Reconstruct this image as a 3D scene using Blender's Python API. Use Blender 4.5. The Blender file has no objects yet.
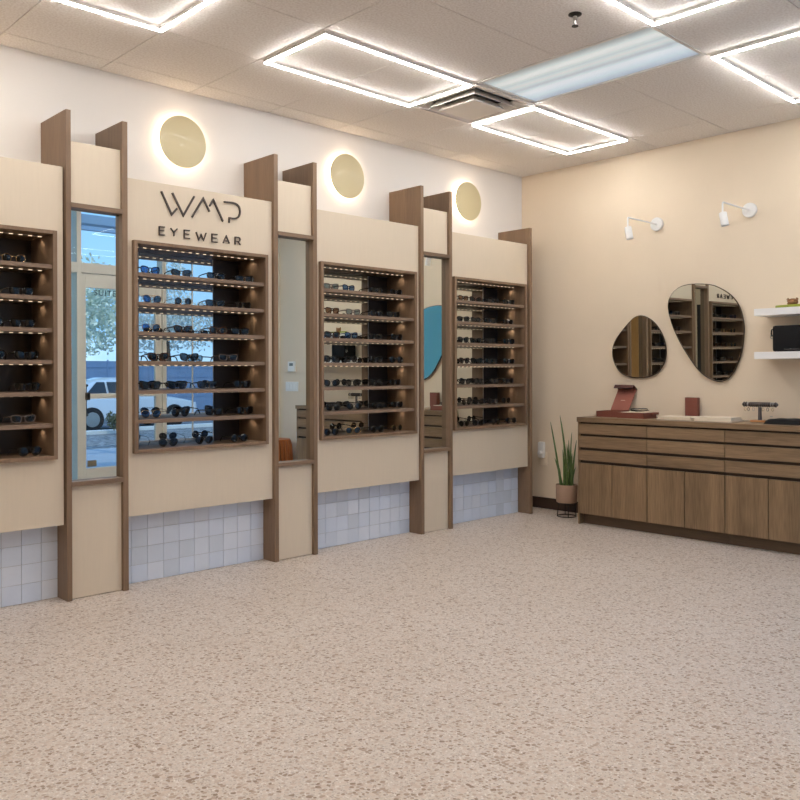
import bpy, bmesh, math, random
from mathutils import Vector, Matrix
random.seed(7)
S = bpy.context.scene
C = S.collection
PI = math.pi

# ------------------------------------------------------------------ colours
def lin(c):
    out = []
    for v in c:
        v = v / 255.0
        out.append(v / 12.92 if v <= 0.04045 else ((v + 0.055) / 1.055) ** 2.4)
    return tuple(out) + (1.0,)

def mat(name, col, rough=0.5, metal=0.0, spec=0.5, coat=0.0, emit=None, estr=0.0, bump=0.0, bscale=40.0, var=0.0, vscale=3.0, trans=0.0, stretch=(1, 1, 1)):
    m = bpy.data.materials.new(name); m.use_nodes = True
    nt = m.node_tree; b = nt.nodes['Principled BSDF']
    base = lin(col)
    b.inputs['Base Color'].default_value = base
    b.inputs['Roughness'].default_value = rough
    b.inputs['Metallic'].default_value = metal
    b.inputs['Specular IOR Level'].default_value = spec
    b.inputs['Coat Weight'].default_value = coat
    b.inputs['Transmission Weight'].default_value = trans
    if emit:
        b.inputs['Emission Color'].default_value = lin(emit); b.inputs['Emission Strength'].default_value = estr
    if bump or var:
        tc = nt.nodes.new('ShaderNodeTexCoord'); mp = nt.nodes.new('ShaderNodeMapping')
        mp.inputs['Scale'].default_value = stretch
        nt.links.new(tc.outputs['Object'], mp.inputs['Vector'])
    if var:
        n = nt.nodes.new('ShaderNodeTexNoise'); n.inputs['Scale'].default_value = vscale; n.inputs['Detail'].default_value = 5
        r = nt.nodes.new('ShaderNodeValToRGB')
        r.color_ramp.elements[0].position = .3; r.color_ramp.elements[1].position = .7
        r.color_ramp.elements[0].color = tuple(max(0, v * (1 - var)) for v in base[:3]) + (1,)
        r.color_ramp.elements[1].color = tuple(min(1, v * (1 + var)) for v in base[:3]) + (1,)
        nt.links.new(mp.outputs['Vector'], n.inputs['Vector']); nt.links.new(n.outputs['Fac'], r.inputs['Fac'])
        nt.links.new(r.outputs['Color'], b.inputs['Base Color'])
    if bump:
        n = nt.nodes.new('ShaderNodeTexNoise'); n.inputs['Scale'].default_value = bscale; n.inputs['Detail'].default_value = 4
        bp = nt.nodes.new('ShaderNodeBump'); bp.inputs['Strength'].default_value = bump; bp.inputs['Distance'].default_value = .01
        nt.links.new(mp.outputs['Vector'], n.inputs['Vector']); nt.links.new(n.outputs['Fac'], bp.inputs['Height'])
        nt.links.new(bp.outputs['Normal'], b.inputs['Normal'])
    return m

def wood(name, dark, light, axis='z', rough=0.45, scale=1.0):
    """straight grained veneer, the grain running along the given axis"""
    m = bpy.data.materials.new(name); m.use_nodes = True
    nt = m.node_tree; b = nt.nodes['Principled BSDF']
    tc = nt.nodes.new('ShaderNodeTexCoord'); oi = nt.nodes.new('ShaderNodeObjectInfo')
    add = nt.nodes.new('ShaderNodeVectorMath'); add.operation = 'ADD'
    mul = nt.nodes.new('ShaderNodeVectorMath'); mul.operation = 'SCALE'; mul.inputs['Scale'].default_value = 37.0
    cmb = nt.nodes.new('ShaderNodeCombineXYZ')
    for k in range(3): nt.links.new(oi.outputs['Random'], cmb.inputs[k])
    nt.links.new(cmb.outputs[0], mul.inputs[0])
    nt.links.new(tc.outputs['Object'], add.inputs[0]); nt.links.new(mul.outputs[0], add.inputs[1])
    mp = nt.nodes.new('ShaderNodeMapping')
    st = {'z': (1, 1, .06), 'y': (1, .06, 1), 'x': (.06, 1, 1)}[axis]
    mp.inputs['Scale'].default_value = tuple(s * scale for s in st)
    nt.links.new(add.outputs[0], mp.inputs['Vector'])
    fine = nt.nodes.new('ShaderNodeTexNoise'); fine.inputs['Scale'].default_value = 120; fine.inputs['Detail'].default_value = 6
    broad = nt.nodes.new('ShaderNodeTexNoise'); broad.inputs['Scale'].default_value = 9; broad.inputs['Detail'].default_value = 4; broad.inputs['Distortion'].default_value = .6
    nt.links.new(mp.outputs[0], fine.inputs['Vector']); nt.links.new(mp.outputs[0], broad.inputs['Vector'])
    mx = nt.nodes.new('ShaderNodeMix'); mx.data_type = 'FLOAT'; mx.inputs[0].default_value = .55
    nt.links.new(fine.outputs['Fac'], mx.inputs[2]); nt.links.new(broad.outputs['Fac'], mx.inputs[3])
    r = nt.nodes.new('ShaderNodeValToRGB')
    r.color_ramp.elements[0].position = .33; r.color_ramp.elements[1].position = .67
    r.color_ramp.elements[0].color = lin(dark); r.color_ramp.elements[1].color = lin(light)
    nt.links.new(mx.outputs[0], r.inputs['Fac']); nt.links.new(r.outputs['Color'], b.inputs['Base Color'])
    b.inputs['Roughness'].default_value = rough; b.inputs['Specular IOR Level'].default_value = .35
    bp = nt.nodes.new('ShaderNodeBump'); bp.inputs['Strength'].default_value = .12; bp.inputs['Distance'].default_value = .002
    nt.links.new(fine.outputs['Fac'], bp.inputs['Height']); nt.links.new(bp.outputs['Normal'], b.inputs['Normal'])
    return m

M = {}
M['wood'] = wood('walnut veneer', (116, 93, 73), (138, 112, 88))
M['wood_y'] = wood('walnut veneer long grain', (112, 91, 73), (134, 110, 88), 'x')
M['shelf'] = wood('walnut shelf', (116, 96, 79), (136, 113, 94), 'x')
M['cab_z'] = wood('cabinet veneer upright', (112, 90, 66), (156, 128, 96), 'z')
M['cab_y'] = wood('cabinet veneer level', (112, 90, 66), (154, 127, 97), 'y')
M['toe'] = wood('dark shaded toe kick', (88, 69, 52), (106, 85, 65), 'y')  # dark brown veneer with the recess shade put into its colour
M['flap'] = mat('shaded red brown card', (74, 36, 30), .6)  # same card, darkened for the shadow on the lid lip
M['backing'] = mat('charcoal back panel', (58, 50, 47), .35)
M['recess'] = mat('dark recess', (58, 42, 30), .7)
M['panel'] = mat('beige laminate', (213, 197, 174), .5, var=.015, vscale=14, stretch=(6, 1, .4))
M['mirror'] = mat('silvered mirror', (222, 228, 226), .0, 1.0)
M['dmirror'] = mat('wall mirror glass', (212, 216, 212), .0, 1.0)
M['white_wall'] = mat('white paint', (236, 230, 223), .75, bump=.05, bscale=90)
M['cream_wall'] = mat('cream paint', (233, 215, 190), .7, var=.03, vscale=1.6, bump=.06, bscale=60)
M['dark_base'] = mat('dark vinyl base', (62, 44, 34), .5)
M['white'] = mat('white plastic', (240, 238, 234), .4)
M['white_lacquer'] = mat('white lacquer', (244, 241, 238), .35)
M['black'] = mat('black acetate', (16, 15, 16), .18, coat=.5)
M['sign'] = mat('dark bronze letters', (62, 50, 42), .45)
M['led'] = mat('led diffuser', (255, 252, 250), .5, emit=(252, 251, 250), estr=57.0)
def dash_mat():
    m = mat('shelf led tape', (150, 140, 126), .5); nt = m.node_tree; b = nt.nodes['Principled BSDF']; L = nt.links.new
    tc = nt.nodes.new('ShaderNodeTexCoord'); sp = nt.nodes.new('ShaderNodeSeparateXYZ'); L(tc.outputs['Object'], sp.inputs[0])
    d = nt.nodes.new('ShaderNodeMath'); d.operation = 'DIVIDE'; d.inputs[1].default_value = .0505; L(sp.outputs[0], d.inputs[0])
    fr = nt.nodes.new('ShaderNodeMath'); fr.operation = 'FRACT'; L(d.outputs[0], fr.inputs[0])
    ls = nt.nodes.new('ShaderNodeMath'); ls.operation = 'LESS_THAN'; ls.inputs[1].default_value = .42; L(fr.outputs[0], ls.inputs[0])
    ml = nt.nodes.new('ShaderNodeMath'); ml.operation = 'MULTIPLY'; ml.inputs[1].default_value = 1.5; L(ls.outputs[0], ml.inputs[0])
    b.inputs['Emission Color'].default_value = lin((255, 226, 190)); L(ml.outputs[0], b.inputs['Emission Strength'])
    return m
M['dash'] = dash_mat()
M['halo'] = mat('halo led', (255, 240, 220), .5, emit=(255, 236, 212), estr=7.0)
M['disc'] = mat('champagne disc', (208, 194, 154), .55, .0, coat=.3, bump=.02, bscale=6)
M['housing'] = mat('aluminium channel', (226, 222, 216), .4, .2)
M['metal'] = mat('brushed chrome', (176, 172, 166), .3, 1.0)
M['black_metal'] = mat('black metal', (38, 32, 28), .45, .4)
M['black_cloth'] = mat('black leather', (17, 16, 17), .75, spec=.25, bump=.2, bscale=160)
M['mauve'] = mat('red brown card', (126, 70, 56), .55)
M['mauve_in'] = mat('red brown card inside', (150, 88, 72), .6)
M['paper'] = mat('cream linen pad', (236, 220, 198), .6, bump=.2, bscale=300)
M['bronze'] = mat('bronze mirror rim', (70, 56, 44), .35, .6)
M['frame_paint'] = mat('beige storefront frame', (222, 218, 210), .45)
M['frame_dark'] = mat('door hardware', (40, 38, 38), .4)
M['clay'] = mat('taupe clay', (168, 138, 116), .7, var=.05, vscale=12)
M['leaf'] = mat('dark green leaf', (84, 108, 56), .45, var=.25, vscale=30)
M['soil'] = mat('soil', (44, 36, 30), .9)
M['plate'] = mat('almond outlet', (244, 228, 204), .4)
M['gold_wood'] = wood('golden oak veneer', (190, 144, 90), (214, 168, 112), 'z')
M['orange_wood'] = wood('orange slat wood', (160, 88, 44), (190, 112, 60), 'z')

def glassmat(name, col, rough=0.0, alpha_mix=.88):
    m = bpy.data.materials.new(name); m.use_nodes = True
    nt = m.node_tree; nt.nodes.remove(nt.nodes['Principled BSDF'])
    out = nt.nodes['Material Output']
    t = nt.nodes.new('ShaderNodeBsdfTransparent'); t.inputs['Color'].default_value = col
    g = nt.nodes.new('ShaderNodeBsdfGlossy'); g.inputs['Roughness'].default_value = rough
    fr = nt.nodes.new('ShaderNodeFresnel'); fr.inputs['IOR'].default_value = 1.5
    mx = nt.nodes.new('ShaderNodeMixShader')
    ge = nt.nodes.new('ShaderNodeNewGeometry'); iv = nt.nodes.new('ShaderNodeMath'); iv.operation = 'SUBTRACT'; iv.inputs[0].default_value = 1.0
    nt.links.new(ge.outputs['Backfacing'], iv.inputs[1]); mu = nt.nodes.new('ShaderNodeMath'); mu.operation = 'MULTIPLY'
    nt.links.new(fr.outputs[0], mu.inputs[0]); nt.links.new(iv.outputs[0], mu.inputs[1])
    nt.links.new(mu.outputs[0], mx.inputs[0]); nt.links.new(t.outputs[0], mx.inputs[1]); nt.links.new(g.outputs[0], mx.inputs[2])
    nt.links.new(mx.outputs[0], out.inputs['Surface'])
    return m
M['glass'] = glassmat('storefront glass', (.92, .96, .975, 1))
M['lens_black'] = glassmat('smoke lens', (.05, .055, .065, 1))
M['lens_blue'] = glassmat('blue lens', (.06, .16, .36, 1))
M['lens_brown'] = glassmat('brown lens', (.30, .16, .09, 1))
M['lens_grey'] = glassmat('grey gradient lens', (.25, .30, .33, 1))
M['tort'] = mat('tortoise acetate', (74, 44, 26), .2, coat=.5, var=.6, vscale=60)
M['navy'] = mat('navy acetate', (26, 36, 70), .2, coat=.5)
M['gold'] = mat('pale gold wire', (206, 172, 118), .25, 1.0)
M['clear'] = mat('smoky acetate', (112, 98, 90), .25, coat=.5)

# ------------------------------------------------------------------ mesh helper
class MB:
    def __init__(s): s.b = bmesh.new()
    def box(s, x0, x1, y0, y1, z0, z1, bev=0.0, rot=None, piv=None):
        t = bmesh.new()
        bmesh.ops.create_cube(t, size=1)
        for v in t.verts:
            v.co = Vector((x0 + (v.co.x + .5) * (x1 - x0), y0 + (v.co.y + .5) * (y1 - y0), z0 + (v.co.z + .5) * (z1 - z0)))
        if bev: bmesh.ops.bevel(t, geom=t.edges[:], offset=bev, segments=2, affect='EDGES', profile=.6)
        s._in(t, rot, piv); return s
    def _in(s, t, rot=None, piv=None):
        if rot is not None:
            p = Vector(piv or (0, 0, 0))
            for v in t.verts: v.co = rot @ (v.co - p) + p
        me = bpy.data.meshes.new('t'); t.to_mesh(me); t.free(); s.b.from_mesh(me); bpy.data.meshes.remove(me)
    def tube(s, pts, r, n=8, closed=False, cap=True):
        pts = [Vector(p) for p in pts]; N = len(pts); rings = []
        rr = r if isinstance(r, (list, tuple)) else [r] * N
        up = None
        for i, p in enumerate(pts):
            a = pts[(i - 1) % N] if (closed or i > 0) else p
            c = pts[(i + 1) % N] if (closed or i < N - 1) else p
            d = (c - a).normalized()
            if up is None:
                up = Vector((0, 0, 1)) if abs(d.z) < .9 else Vector((0, 1, 0))
            u = (up - d * up.dot(d))
            if u.length < 1e-6: u = d.orthogonal()
            u.normalize(); up = u; w = d.cross(u)
            rings.append([s.b.verts.new(p + (u * math.cos(2 * PI * k / n) + w * math.sin(2 * PI * k / n)) * rr[i]) for k in range(n)])
        for i in range(N if closed else N - 1):
            A, B = rings[i], rings[(i + 1) % N]
            for k in range(n): s.b.faces.new((A[k], A[(k + 1) % n], B[(k + 1) % n], B[k]))
        if cap and not closed:
            s.b.faces.new(rings[0][::-1]); s.b.faces.new(rings[-1])
        return s
    def lathe(s, prof, c, n=32, axis='z'):
        rings = []
        for (r, h) in prof:
            ring = []
            for k in range(n):
                a = 2 * PI * k / n
                if axis == 'z': co = (c[0] + r * math.cos(a), c[1] + r * math.sin(a), c[2] + h)
                elif axis == 'y': co = (c[0] + r * math.cos(a), c[1] + h, c[2] + r * math.sin(a))
                else: co = (c[0] + h, c[1] + r * math.cos(a), c[2] + r * math.sin(a))
                ring.append(s.b.verts.new(co))
            rings.append(ring)
        for A, B in zip(rings, rings[1:]):
            for k in range(n): s.b.faces.new((A[k], A[(k + 1) % n], B[(k + 1) % n], B[k]))
        s.b.faces.new(rings[0][::-1]); s.b.faces.new(rings[-1])
        return s
    def prism(s, loop, d):
        """closed loop of 3d points extruded by vector d"""
        d = Vector(d); A = [s.b.verts.new(Vector(p)) for p in loop]; B = [s.b.verts.new(Vector(p) + d) for p in loop]
        n = len(A); s.b.faces.new(A[::-1]); s.b.faces.new(B)
        for k in range(n): s.b.faces.new((A[k], A[(k + 1) % n], B[(k + 1) % n], B[k]))
        return s
    def quad(s, *p):
        s.b.faces.new([s.b.verts.new(Vector(q)) for q in p]); return s
    def build(s, name, m, parent=None, smooth=False, off=None):
        bmesh.ops.recalc_face_normals(s.b, faces=s.b.faces[:])
        o_ = off if off is not None else (parent.matrix_world.translation if parent is None else wloc(parent)) if parent else Vector((0, 0, 0))
        if parent is not None or off is not None:
            for v in s.b.verts: v.co -= Vector(o_)
        me = bpy.data.meshes.new(name); s.b.to_mesh(me); s.b.free()
        me.materials.append(m)
        if smooth:
            for p in me.polygons: p.use_smooth = True
            try: me.set_sharp_from_angle(angle=math.radians(35))
            except Exception: pass
        o = bpy.data.objects.new(name, me); C.objects.link(o)
        if parent is not None: o.parent = parent
        elif off is not None: o.location = off
        return o

def wloc(o):
    v = Vector(o.location)
    while o.parent: o = o.parent; v += Vector(o.location)
    return v

def tag(o, label, cat, group=None, kind=None):
    o['label'] = label; o['category'] = cat
    if group: o['group'] = group
    if kind: o['kind'] = kind
    return o
def thing(name, label, cat, loc=(0, 0, 0), group=None):
    o = bpy.data.objects.new(name, None); o.empty_display_size = .05; C.objects.link(o); o.location = loc
    return tag(o, label, cat, group)
def struct(o): o['kind'] = 'structure'; return o

# ------------------------------------------------------------------ room sizes (metres)
H = 3.07                 # ceiling
FY = -4.5                # storefront plane
YF, YP, YT = -.3555, -.3305, -.2214
T = .6096; GX, GY = -3.4751, -.1902
XW, YB, XR = -10.2, -9.2, -4.0

# floor -------------------------------------------------------------
def floor_mat():
    m = bpy.data.materials.new('pebble terrazzo'); m.use_nodes = True
    nt = m.node_tree; b = nt.nodes['Principled BSDF']; L = nt.links.new
    tc = nt.nodes.new('ShaderNodeTexCoord')
    nz = nt.nodes.new('ShaderNodeTexNoise'); nz.inputs['Scale'].default_value = 30; nz.inputs['Detail'].default_value = 2
    L(tc.outputs['Object'], nz.inputs['Vector'])
    ad = nt.nodes.new('ShaderNodeMix'); ad.data_type = 'VECTOR'; ad.inputs[0].default_value = .012
    L(tc.outputs['Object'], ad.inputs[4]); L(nz.outputs['Color'], ad.inputs[5])
    def chips(scale, thr, soft):
        v = nt.nodes.new('ShaderNodeTexVoronoi'); v.inputs['Scale'].default_value = scale; v.voronoi_dimensions = '2D'; v.inputs['Randomness'].default_value = 1
        L(ad.outputs[1], v.inputs['Vector'])
        sep = nt.nodes.new('ShaderNodeSeparateColor'); L(v.outputs['Color'], sep.inputs[0])
        rad = nt.nodes.new('ShaderNodeMapRange'); rad.inputs[1].default_value = .02; rad.inputs[2].default_value = 1
        rad.inputs[3].default_value = .0; rad.inputs[4].default_value = thr
        L(sep.outputs[0], rad.inputs[0])
        sub = nt.nodes.new('ShaderNodeMath'); sub.operation = 'SUBTRACT'; L(rad.outputs[0], sub.inputs[0]); L(v.outputs['Distance'], sub.inputs[1])
        mr = nt.nodes.new('ShaderNodeMapRange'); mr.inputs[1].default_value = -soft; mr.inputs[2].default_value = soft
        L(sub.outputs[0], mr.inputs[0])
        return mr.outputs[0], sep
    f1, s1 = chips(70, .64, .07)
    f2, s2 = chips(150, .62, .10)
    c1 = nt.nodes.new('ShaderNodeValToRGB'); c1.color_ramp.interpolation = 'LINEAR'
    c1.color_ramp.elements[0].color = lin((140, 116, 96)); c1.color_ramp.elements[1].color = lin((212, 196, 182))
    e = c1.color_ramp.elements.new(.4); e.color = lin((186, 165, 148))
    L(s1.outputs[1], c1.inputs[0])
    c2 = nt.nodes.new('ShaderNodeValToRGB')
    c2.color_ramp.elements[0].color = lin((160, 142, 128)); c2.color_ramp.elements[1].color = lin((232, 224, 216))
    L(s2.outputs[1], c2.inputs[0])
    big = nt.nodes.new('ShaderNodeTexNoise'); big.inputs['Scale'].default_value = 1.6; L(tc.outputs['Object'], big.inputs['Vector'])
    cb = nt.nodes.new('ShaderNodeValToRGB'); cb.color_ramp.elements[0].position = .35; cb.color_ramp.elements[1].position = .65
    cb.color_ramp.elements[0].color = lin((206, 193, 180)); cb.color_ramp.elements[1].color = lin((211, 199, 187))
    L(big.outputs['Fac'], cb.inputs[0])
    m1 = nt.nodes.new('ShaderNodeMix'); m1.data_type = 'RGBA'; L(f2, m1.inputs[0]); L(cb.outputs[0], m1.inputs[6]); L(c2.outputs[0], m1.inputs[7])
    m2 = nt.nodes.new('ShaderNodeMix'); m2.data_type = 'RGBA'; L(f1, m2.inputs[0]); L(m1.outputs[2], m2.inputs[6]); L(c1.outputs[0], m2.inputs[7])
    L(m2.outputs[2], b.inputs['Base Color'])
    b.inputs['Roughness'].default_value = .42; b.inputs['Specular IOR Level'].default_value = .4
    return m
f = MB()
for (a, b_, c, d) in ((XW, XR, YB, 0.1), (XR, .1, FY - .12, 0.1)): f.box(a, b_, c, d, -.1, 0)
struct(f.build('floor', floor_mat()))

# walls -------------------------------------------------------------
struct(MB().box(XW, .1, 0, .12, 0, H + .3).build('wall_left', M['white_wall']))
struct(MB().box(0, .12, FY - .12, 0, 0, H + .3).build('wall_right', M['cream_wall']))
struct(MB().box(XW, XR, YB - .12, YB, 0, H + .3).build('wall_rear', M['cream_wall']))
struct(MB().box(XW - .12, XW, YB, .12, 0, H + .3).build('wall_far', M['cream_wall']))
struct(MB().box(XR, XR + .12, YB - .12, FY, 0, H + .3).build('wall_return', M['cream_wall']))
struct(MB().box(-.014, 0, FY, -.0, 0, .1, .003).build('baseboard_right', M['dark_base']))

# ceiling of lay-in tiles ------------------------------------------
def ceil_mat():
    m = bpy.data.materials.new('mineral tile'); m.use_nodes = True
    nt = m.node_tree; b = nt.nodes['Principled BSDF']; L = nt.links.new
    tc = nt.nodes.new('ShaderNodeTexCoord')
    n = nt.nodes.new('ShaderNodeTexNoise'); n.inputs['Scale'].default_value = 85; n.inputs['Detail'].default_value = 4
    L(tc.outputs['Object'], n.inputs['Vector'])
    r = nt.nodes.new('ShaderNodeValToRGB'); r.color_ramp.elements[0].position = .34; r.color_ramp.elements[1].position = .6
    r.color_ramp.elements[0].color = lin((228, 219, 210)); r.color_ramp.elements[1].color = lin((244, 238, 231))
    L(n.outputs['Fac'], r.inputs[0]); L(r.outputs[0], b.inputs['Base Color'])
    bp = nt.nodes.new('ShaderNodeBump'); bp.inputs['Strength'].default_value = .25; bp.inputs['Distance'].default_value = .006
    L(n.outputs['Fac'], bp.inputs['Height']); L(bp.outputs[0], b.inputs['Normal'])
    b.inputs['Roughness'].default_value = .9
    return m
cm = MB(); g = .0022
skip = {(2, 1), (2, 2), (2, 3)}
def tile_box(x0, x1, y0, y1):
    x0, x1, y0, y1 = max(x0, XW), min(x1, 0), max(y0, YB), min(y1, 0)
    if x1 - x0 < .02 or y1 - y0 < .02: return
    if y0 < FY and x1 > XR:
        if x0 >= XR: y0 = FY
        if y1 - y0 < .02: return
        if x0 < XR and y1 <= FY + .02: x1 = XR
    cm.box(x0 + g, x1 - g, y0 + g, y1 - g, H, H + .016)
merged = {(0, 2), (0, 3)}
for i in range(-12, 7):
    for j in range(-1, 16):
        if (i, j) in skip or (i - 1, j) in merged: continue
        w = 2 if (i, j) in merged else 1
        tile_box(GX + i * T, GX + (i + w) * T, GY - (j + 1) * T, GY - j * T)
ceil_o = struct(cm.build('ceiling', ceil_mat()))
bk = MB()
for (a, b_, c, d) in ((XW, XR, YB, 0.1), (XR, .1, FY - .12, 0.1)): bk.box(a, b_, c, d, H + .25, H + .3)
struct(bk.build('roof_deck', mat('ceiling deck', (96, 84, 74), .9)))
gb = MB()       # the suspended grid that carries the tiles
for i in range(-11, 7):
    x = GX + i * T
    y_end = YB if x < XR else FY
    gb.box(x - .006, x + .006, y_end, 0, H + .012, H + .03)
for j in range(0, 16):
    y = GY - j * T
    gb.box(XW, 0 if y > FY else XR, y - .006, y + .006, H + .012, H + .03)
struct(gb.build('ceiling_grid_trim', mat('grid reveal', (120, 104, 92), .8)))

# led frames on the ceiling ----------------------------------------
FR = [(-3, 1, 'second from the left wall end, cut by the top edge of the photo above the leftmost shelves'),
      ]
labels = {(-3, 1): 'glowing rectangular light frame on ceiling above the leftmost display and tower',
          (0, 1): 'large glowing rectangular light frame on ceiling left of the air vent',
          (3, 1): 'glowing rectangular light frame on ceiling beside the corner and right of vent',
          (0, 4): 'glowing light frame on ceiling touching the far end of the bluish troffer',
          (3, 4): 'glowing light frame on ceiling near the cream wall above white wall lamps',
          (-3, 4): 'glowing light frame on ceiling over the middle of the floor behind the camera',
          (-6, 1): 'glowing light frame on ceiling over the far left end of the white wall',
          (-6, 4): 'glowing light frame on ceiling deep in the left half of the shop',
          (-3, 7): 'glowing light frame on ceiling behind the camera beside the return wall',
          (-6, 7): 'glowing light frame on ceiling in the back of the shop',
          (-9, 4): 'glowing light frame on ceiling beside the farthest wall'}
for (i, j), lab in labels.items():
    x0, x1, y1, y0 = GX + i * T, GX + (i + 2) * T, GY - j * T, GY - (j + 1) * T
    t = thing('ceiling_light', lab, 'ceiling light', ((x0 + x1) / 2, (y0 + y1) / 2, H), 'rectangular light frames on the ceiling')
    x0 += .03; x1 -= .03; y0 += .03; y1 -= .03
    w = .0125
    a = MB()
    segs = ((x0 - w, x1 + w, y0 - w, y0 + w), (x0 - w, x1 + w, y1 - w, y1 + w), (x0 - w, x0 + w, y0 + w, y1 - w), (x1 - w, x1 + w, y0 + w, y1 - w))
    for s_ in segs: a.box(*s_, H - .018, H + .004)
    a.build('housing', M['housing'], t)
    w2 = .0085
    segs = ((x0 - w2, x1 + w2, y0 - w2, y0 + w2), (x0 - w2, x1 + w2, y1 - w2, y1 + w2), (x0 - w2, x0 + w2, y0 + w2, y1 - w2), (x1 - w2, x1 + w2, y0 + w2, y1 - w2))
    d = MB()
    for s_ in segs: d.box(*s_, H - .0238, H - .017)
    d.build('diffuser', M['led'], t)

# bluish troffer ----------------------------------------------------
def troffer_mat():
    m = bpy.data.materials.new('prismatic lens'); m.use_nodes = True
    nt = m.node_tree; b = nt.nodes['Principled BSDF']; L = nt.links.new
    tc = nt.nodes.new('ShaderNodeTexCoord'); sp = nt.nodes.new('ShaderNodeSeparateXYZ'); L(tc.outputs['Generated'], sp.inputs[0])
    r = nt.nodes.new('ShaderNodeValToRGB'); el = r.color_ramp.elements  # daylight sheen and tube bands painted in as a weak glow
    el[0].position = 0; el[0].color = (.16, .19, .20, 1); el[1].position = 1; el[1].color = (.35, .44, .54, 1)
    for p, v in ((.08, (.30, .35, .35)), (.24, (.85, .94, .93)), (.36, (.50, .57, .58)), (.44, (.72, .82, .84)), (.55, (.40, .46, .50)), (.68, (.80, .93, 1.0)), (.84, (.55, .68, .80))):
        e = el.new(p); e.color = v + (1,)
    L(sp.outputs[0], r.inputs[0])
    L(r.outputs[0], b.inputs['Emission Color']); b.inputs['Emission Strength'].default_value = .62
    b.inputs['Base Color'].default_value = (.5, .54, .56, 1); b.inputs['Roughness'].default_value = .6
    v = nt.nodes.new('ShaderNodeTexVoronoi'); v.inputs['Scale'].default_value = 90; L(tc.outputs['Object'], v.inputs['Vector'])
    bp = nt.nodes.new('ShaderNodeBump'); bp.inputs['Strength'].default_value = .3; bp.inputs['Distance'].default_value = .004
    L(v.outputs['Distance'], bp.inputs['Height']); L(bp.outputs[0], b.inputs['Normal'])
    return m
x0, x1, y1, y0 = GX + 2 * T, GX + 3 * T, GY - 2 * T, GY - 4 * T
t = thing('ceiling_troffer', 'long pale blue fluorescent troffer set flush in the ceiling tiles', 'ceiling light', ((x0 + x1) / 2, (y0 + y1) / 2, H))
a = MB(); e = .022
for s_ in ((x0, x1, y0, y0 + e), (x0, x1, y1 - e, y1), (x0, x0 + e, y0 + e, y1 - e), (x1 - e, x1, y0 + e, y1 - e)): a.box(*s_, H - .004, H + .03, .001)
a.build('frame', M['housing'], t)
MB().box(x0 + e, x1 - e, y0 + e, y1 - e, H + .006, H + .012).build('lens', troffer_mat(), t)
MB().box(x0 + .01, x1 - .01, y0 + .01, y1 - .01, H + .03, H + .12).build('housing', M['housing'], t)

# air vent ----------------------------------------------------------
x0, x1, y1, y0 = GX + 2 * T, GX + 3 * T, GY - 1 * T, GY - 2 * T
cx, cy = (x0 + x1) / 2, (y0 + y1) / 2
t = thing('air_vent', 'square four way air vent in the ceiling between two light frames', 'vent', (cx, cy, H))
vm = mat('vent enamel', (242, 234, 225), .4)
def louver(r_out, z_out, r_in, z_in, th=.003):
    m_ = MB(); o_, i_ = r_out, r_in
    q = ((-1, -1), (1, -1), (1, 1), (-1, 1))
    def ring(r, z): return [m_.b.verts.new((cx + sx * r, cy + sy * r, z)) for sx, sy in q]
    A, B, A2, B2 = ring(o_, z_out), ring(i_, z_in), ring(o_, z_out + th), ring(i_, z_in + th)
    for k in range(4):
        n = (k + 1) % 4
        m_.b.faces.new((A[k], A[n], B[n], B[k])); m_.b.faces.new((A2[k], B2[k], B2[n], A2[n]))
        m_.b.faces.new((A[k], A2[k], A2[n], A[n])); m_.b.faces.new((B[k], B[n], B2[n], B2[k]))
    return m_
a = MB(); e = .03; h_ = T / 2
for s_ in ((x0, x1, y0, y0 + e), (x0, x1, y1 - e, y1), (x0, x0 + e, y0 + e, y1 - e), (x1 - e, x1, y0 + e, y1 - e)): a.box(*s_, H - .014, H + .006, .001)
a.build('frame', vm, t)
louver(.262, H - .012, .225, H + .03).build('louver', vm, t)
louver(.212, H - .026, .172, H + .02).build('louver', vm, t)
louver(.160, H - .040, .120, H + .0).build('louver', vm, t)
MB().box(cx - .158, cx + .158, cy - .158, cy + .158, H - .043, H - .040, .001).build('center_plate', vm, t)
MB().box(x0 + .02, x1 - .02, y0 + .02, y1 - .02, H + .09, H + .14).build('duct', mat('vent duct', (84, 80, 78), .7), t)

# sprinkler ---------------------------------------------------------
sx, sy = -2.654, -2.424
t = thing('ceiling_sprinkler', 'small chrome fire sprinkler hanging from the ceiling beside the troffer', 'sprinkler', (sx, sy, H))
MB().lathe([(.034, .012), (.034, -.004), (.02, -.01), (.014, -.012)], (sx, sy, H), 24).build('escutcheon', M['black_metal'], t, True)
MB().lathe([(.011, -.010), (.011, -.03), (.006, -.034), (.004, -.05)], (sx, sy, H), 16).build('body', M['metal'], t, True)
MB().tube([(sx - .011, sy, H - .028), (sx - .014, sy, H - .045), (sx, sy, H - .06)], .002).tube([(sx + .011, sy, H - .028), (sx + .014, sy, H - .045), (sx, sy, H - .06)], .002).build('yoke', M['metal'], t)
MB().lathe([(.017, -.060), (.017, -.063)], (sx, sy, H), 20).build('deflector', M['black_metal'], t)

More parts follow.
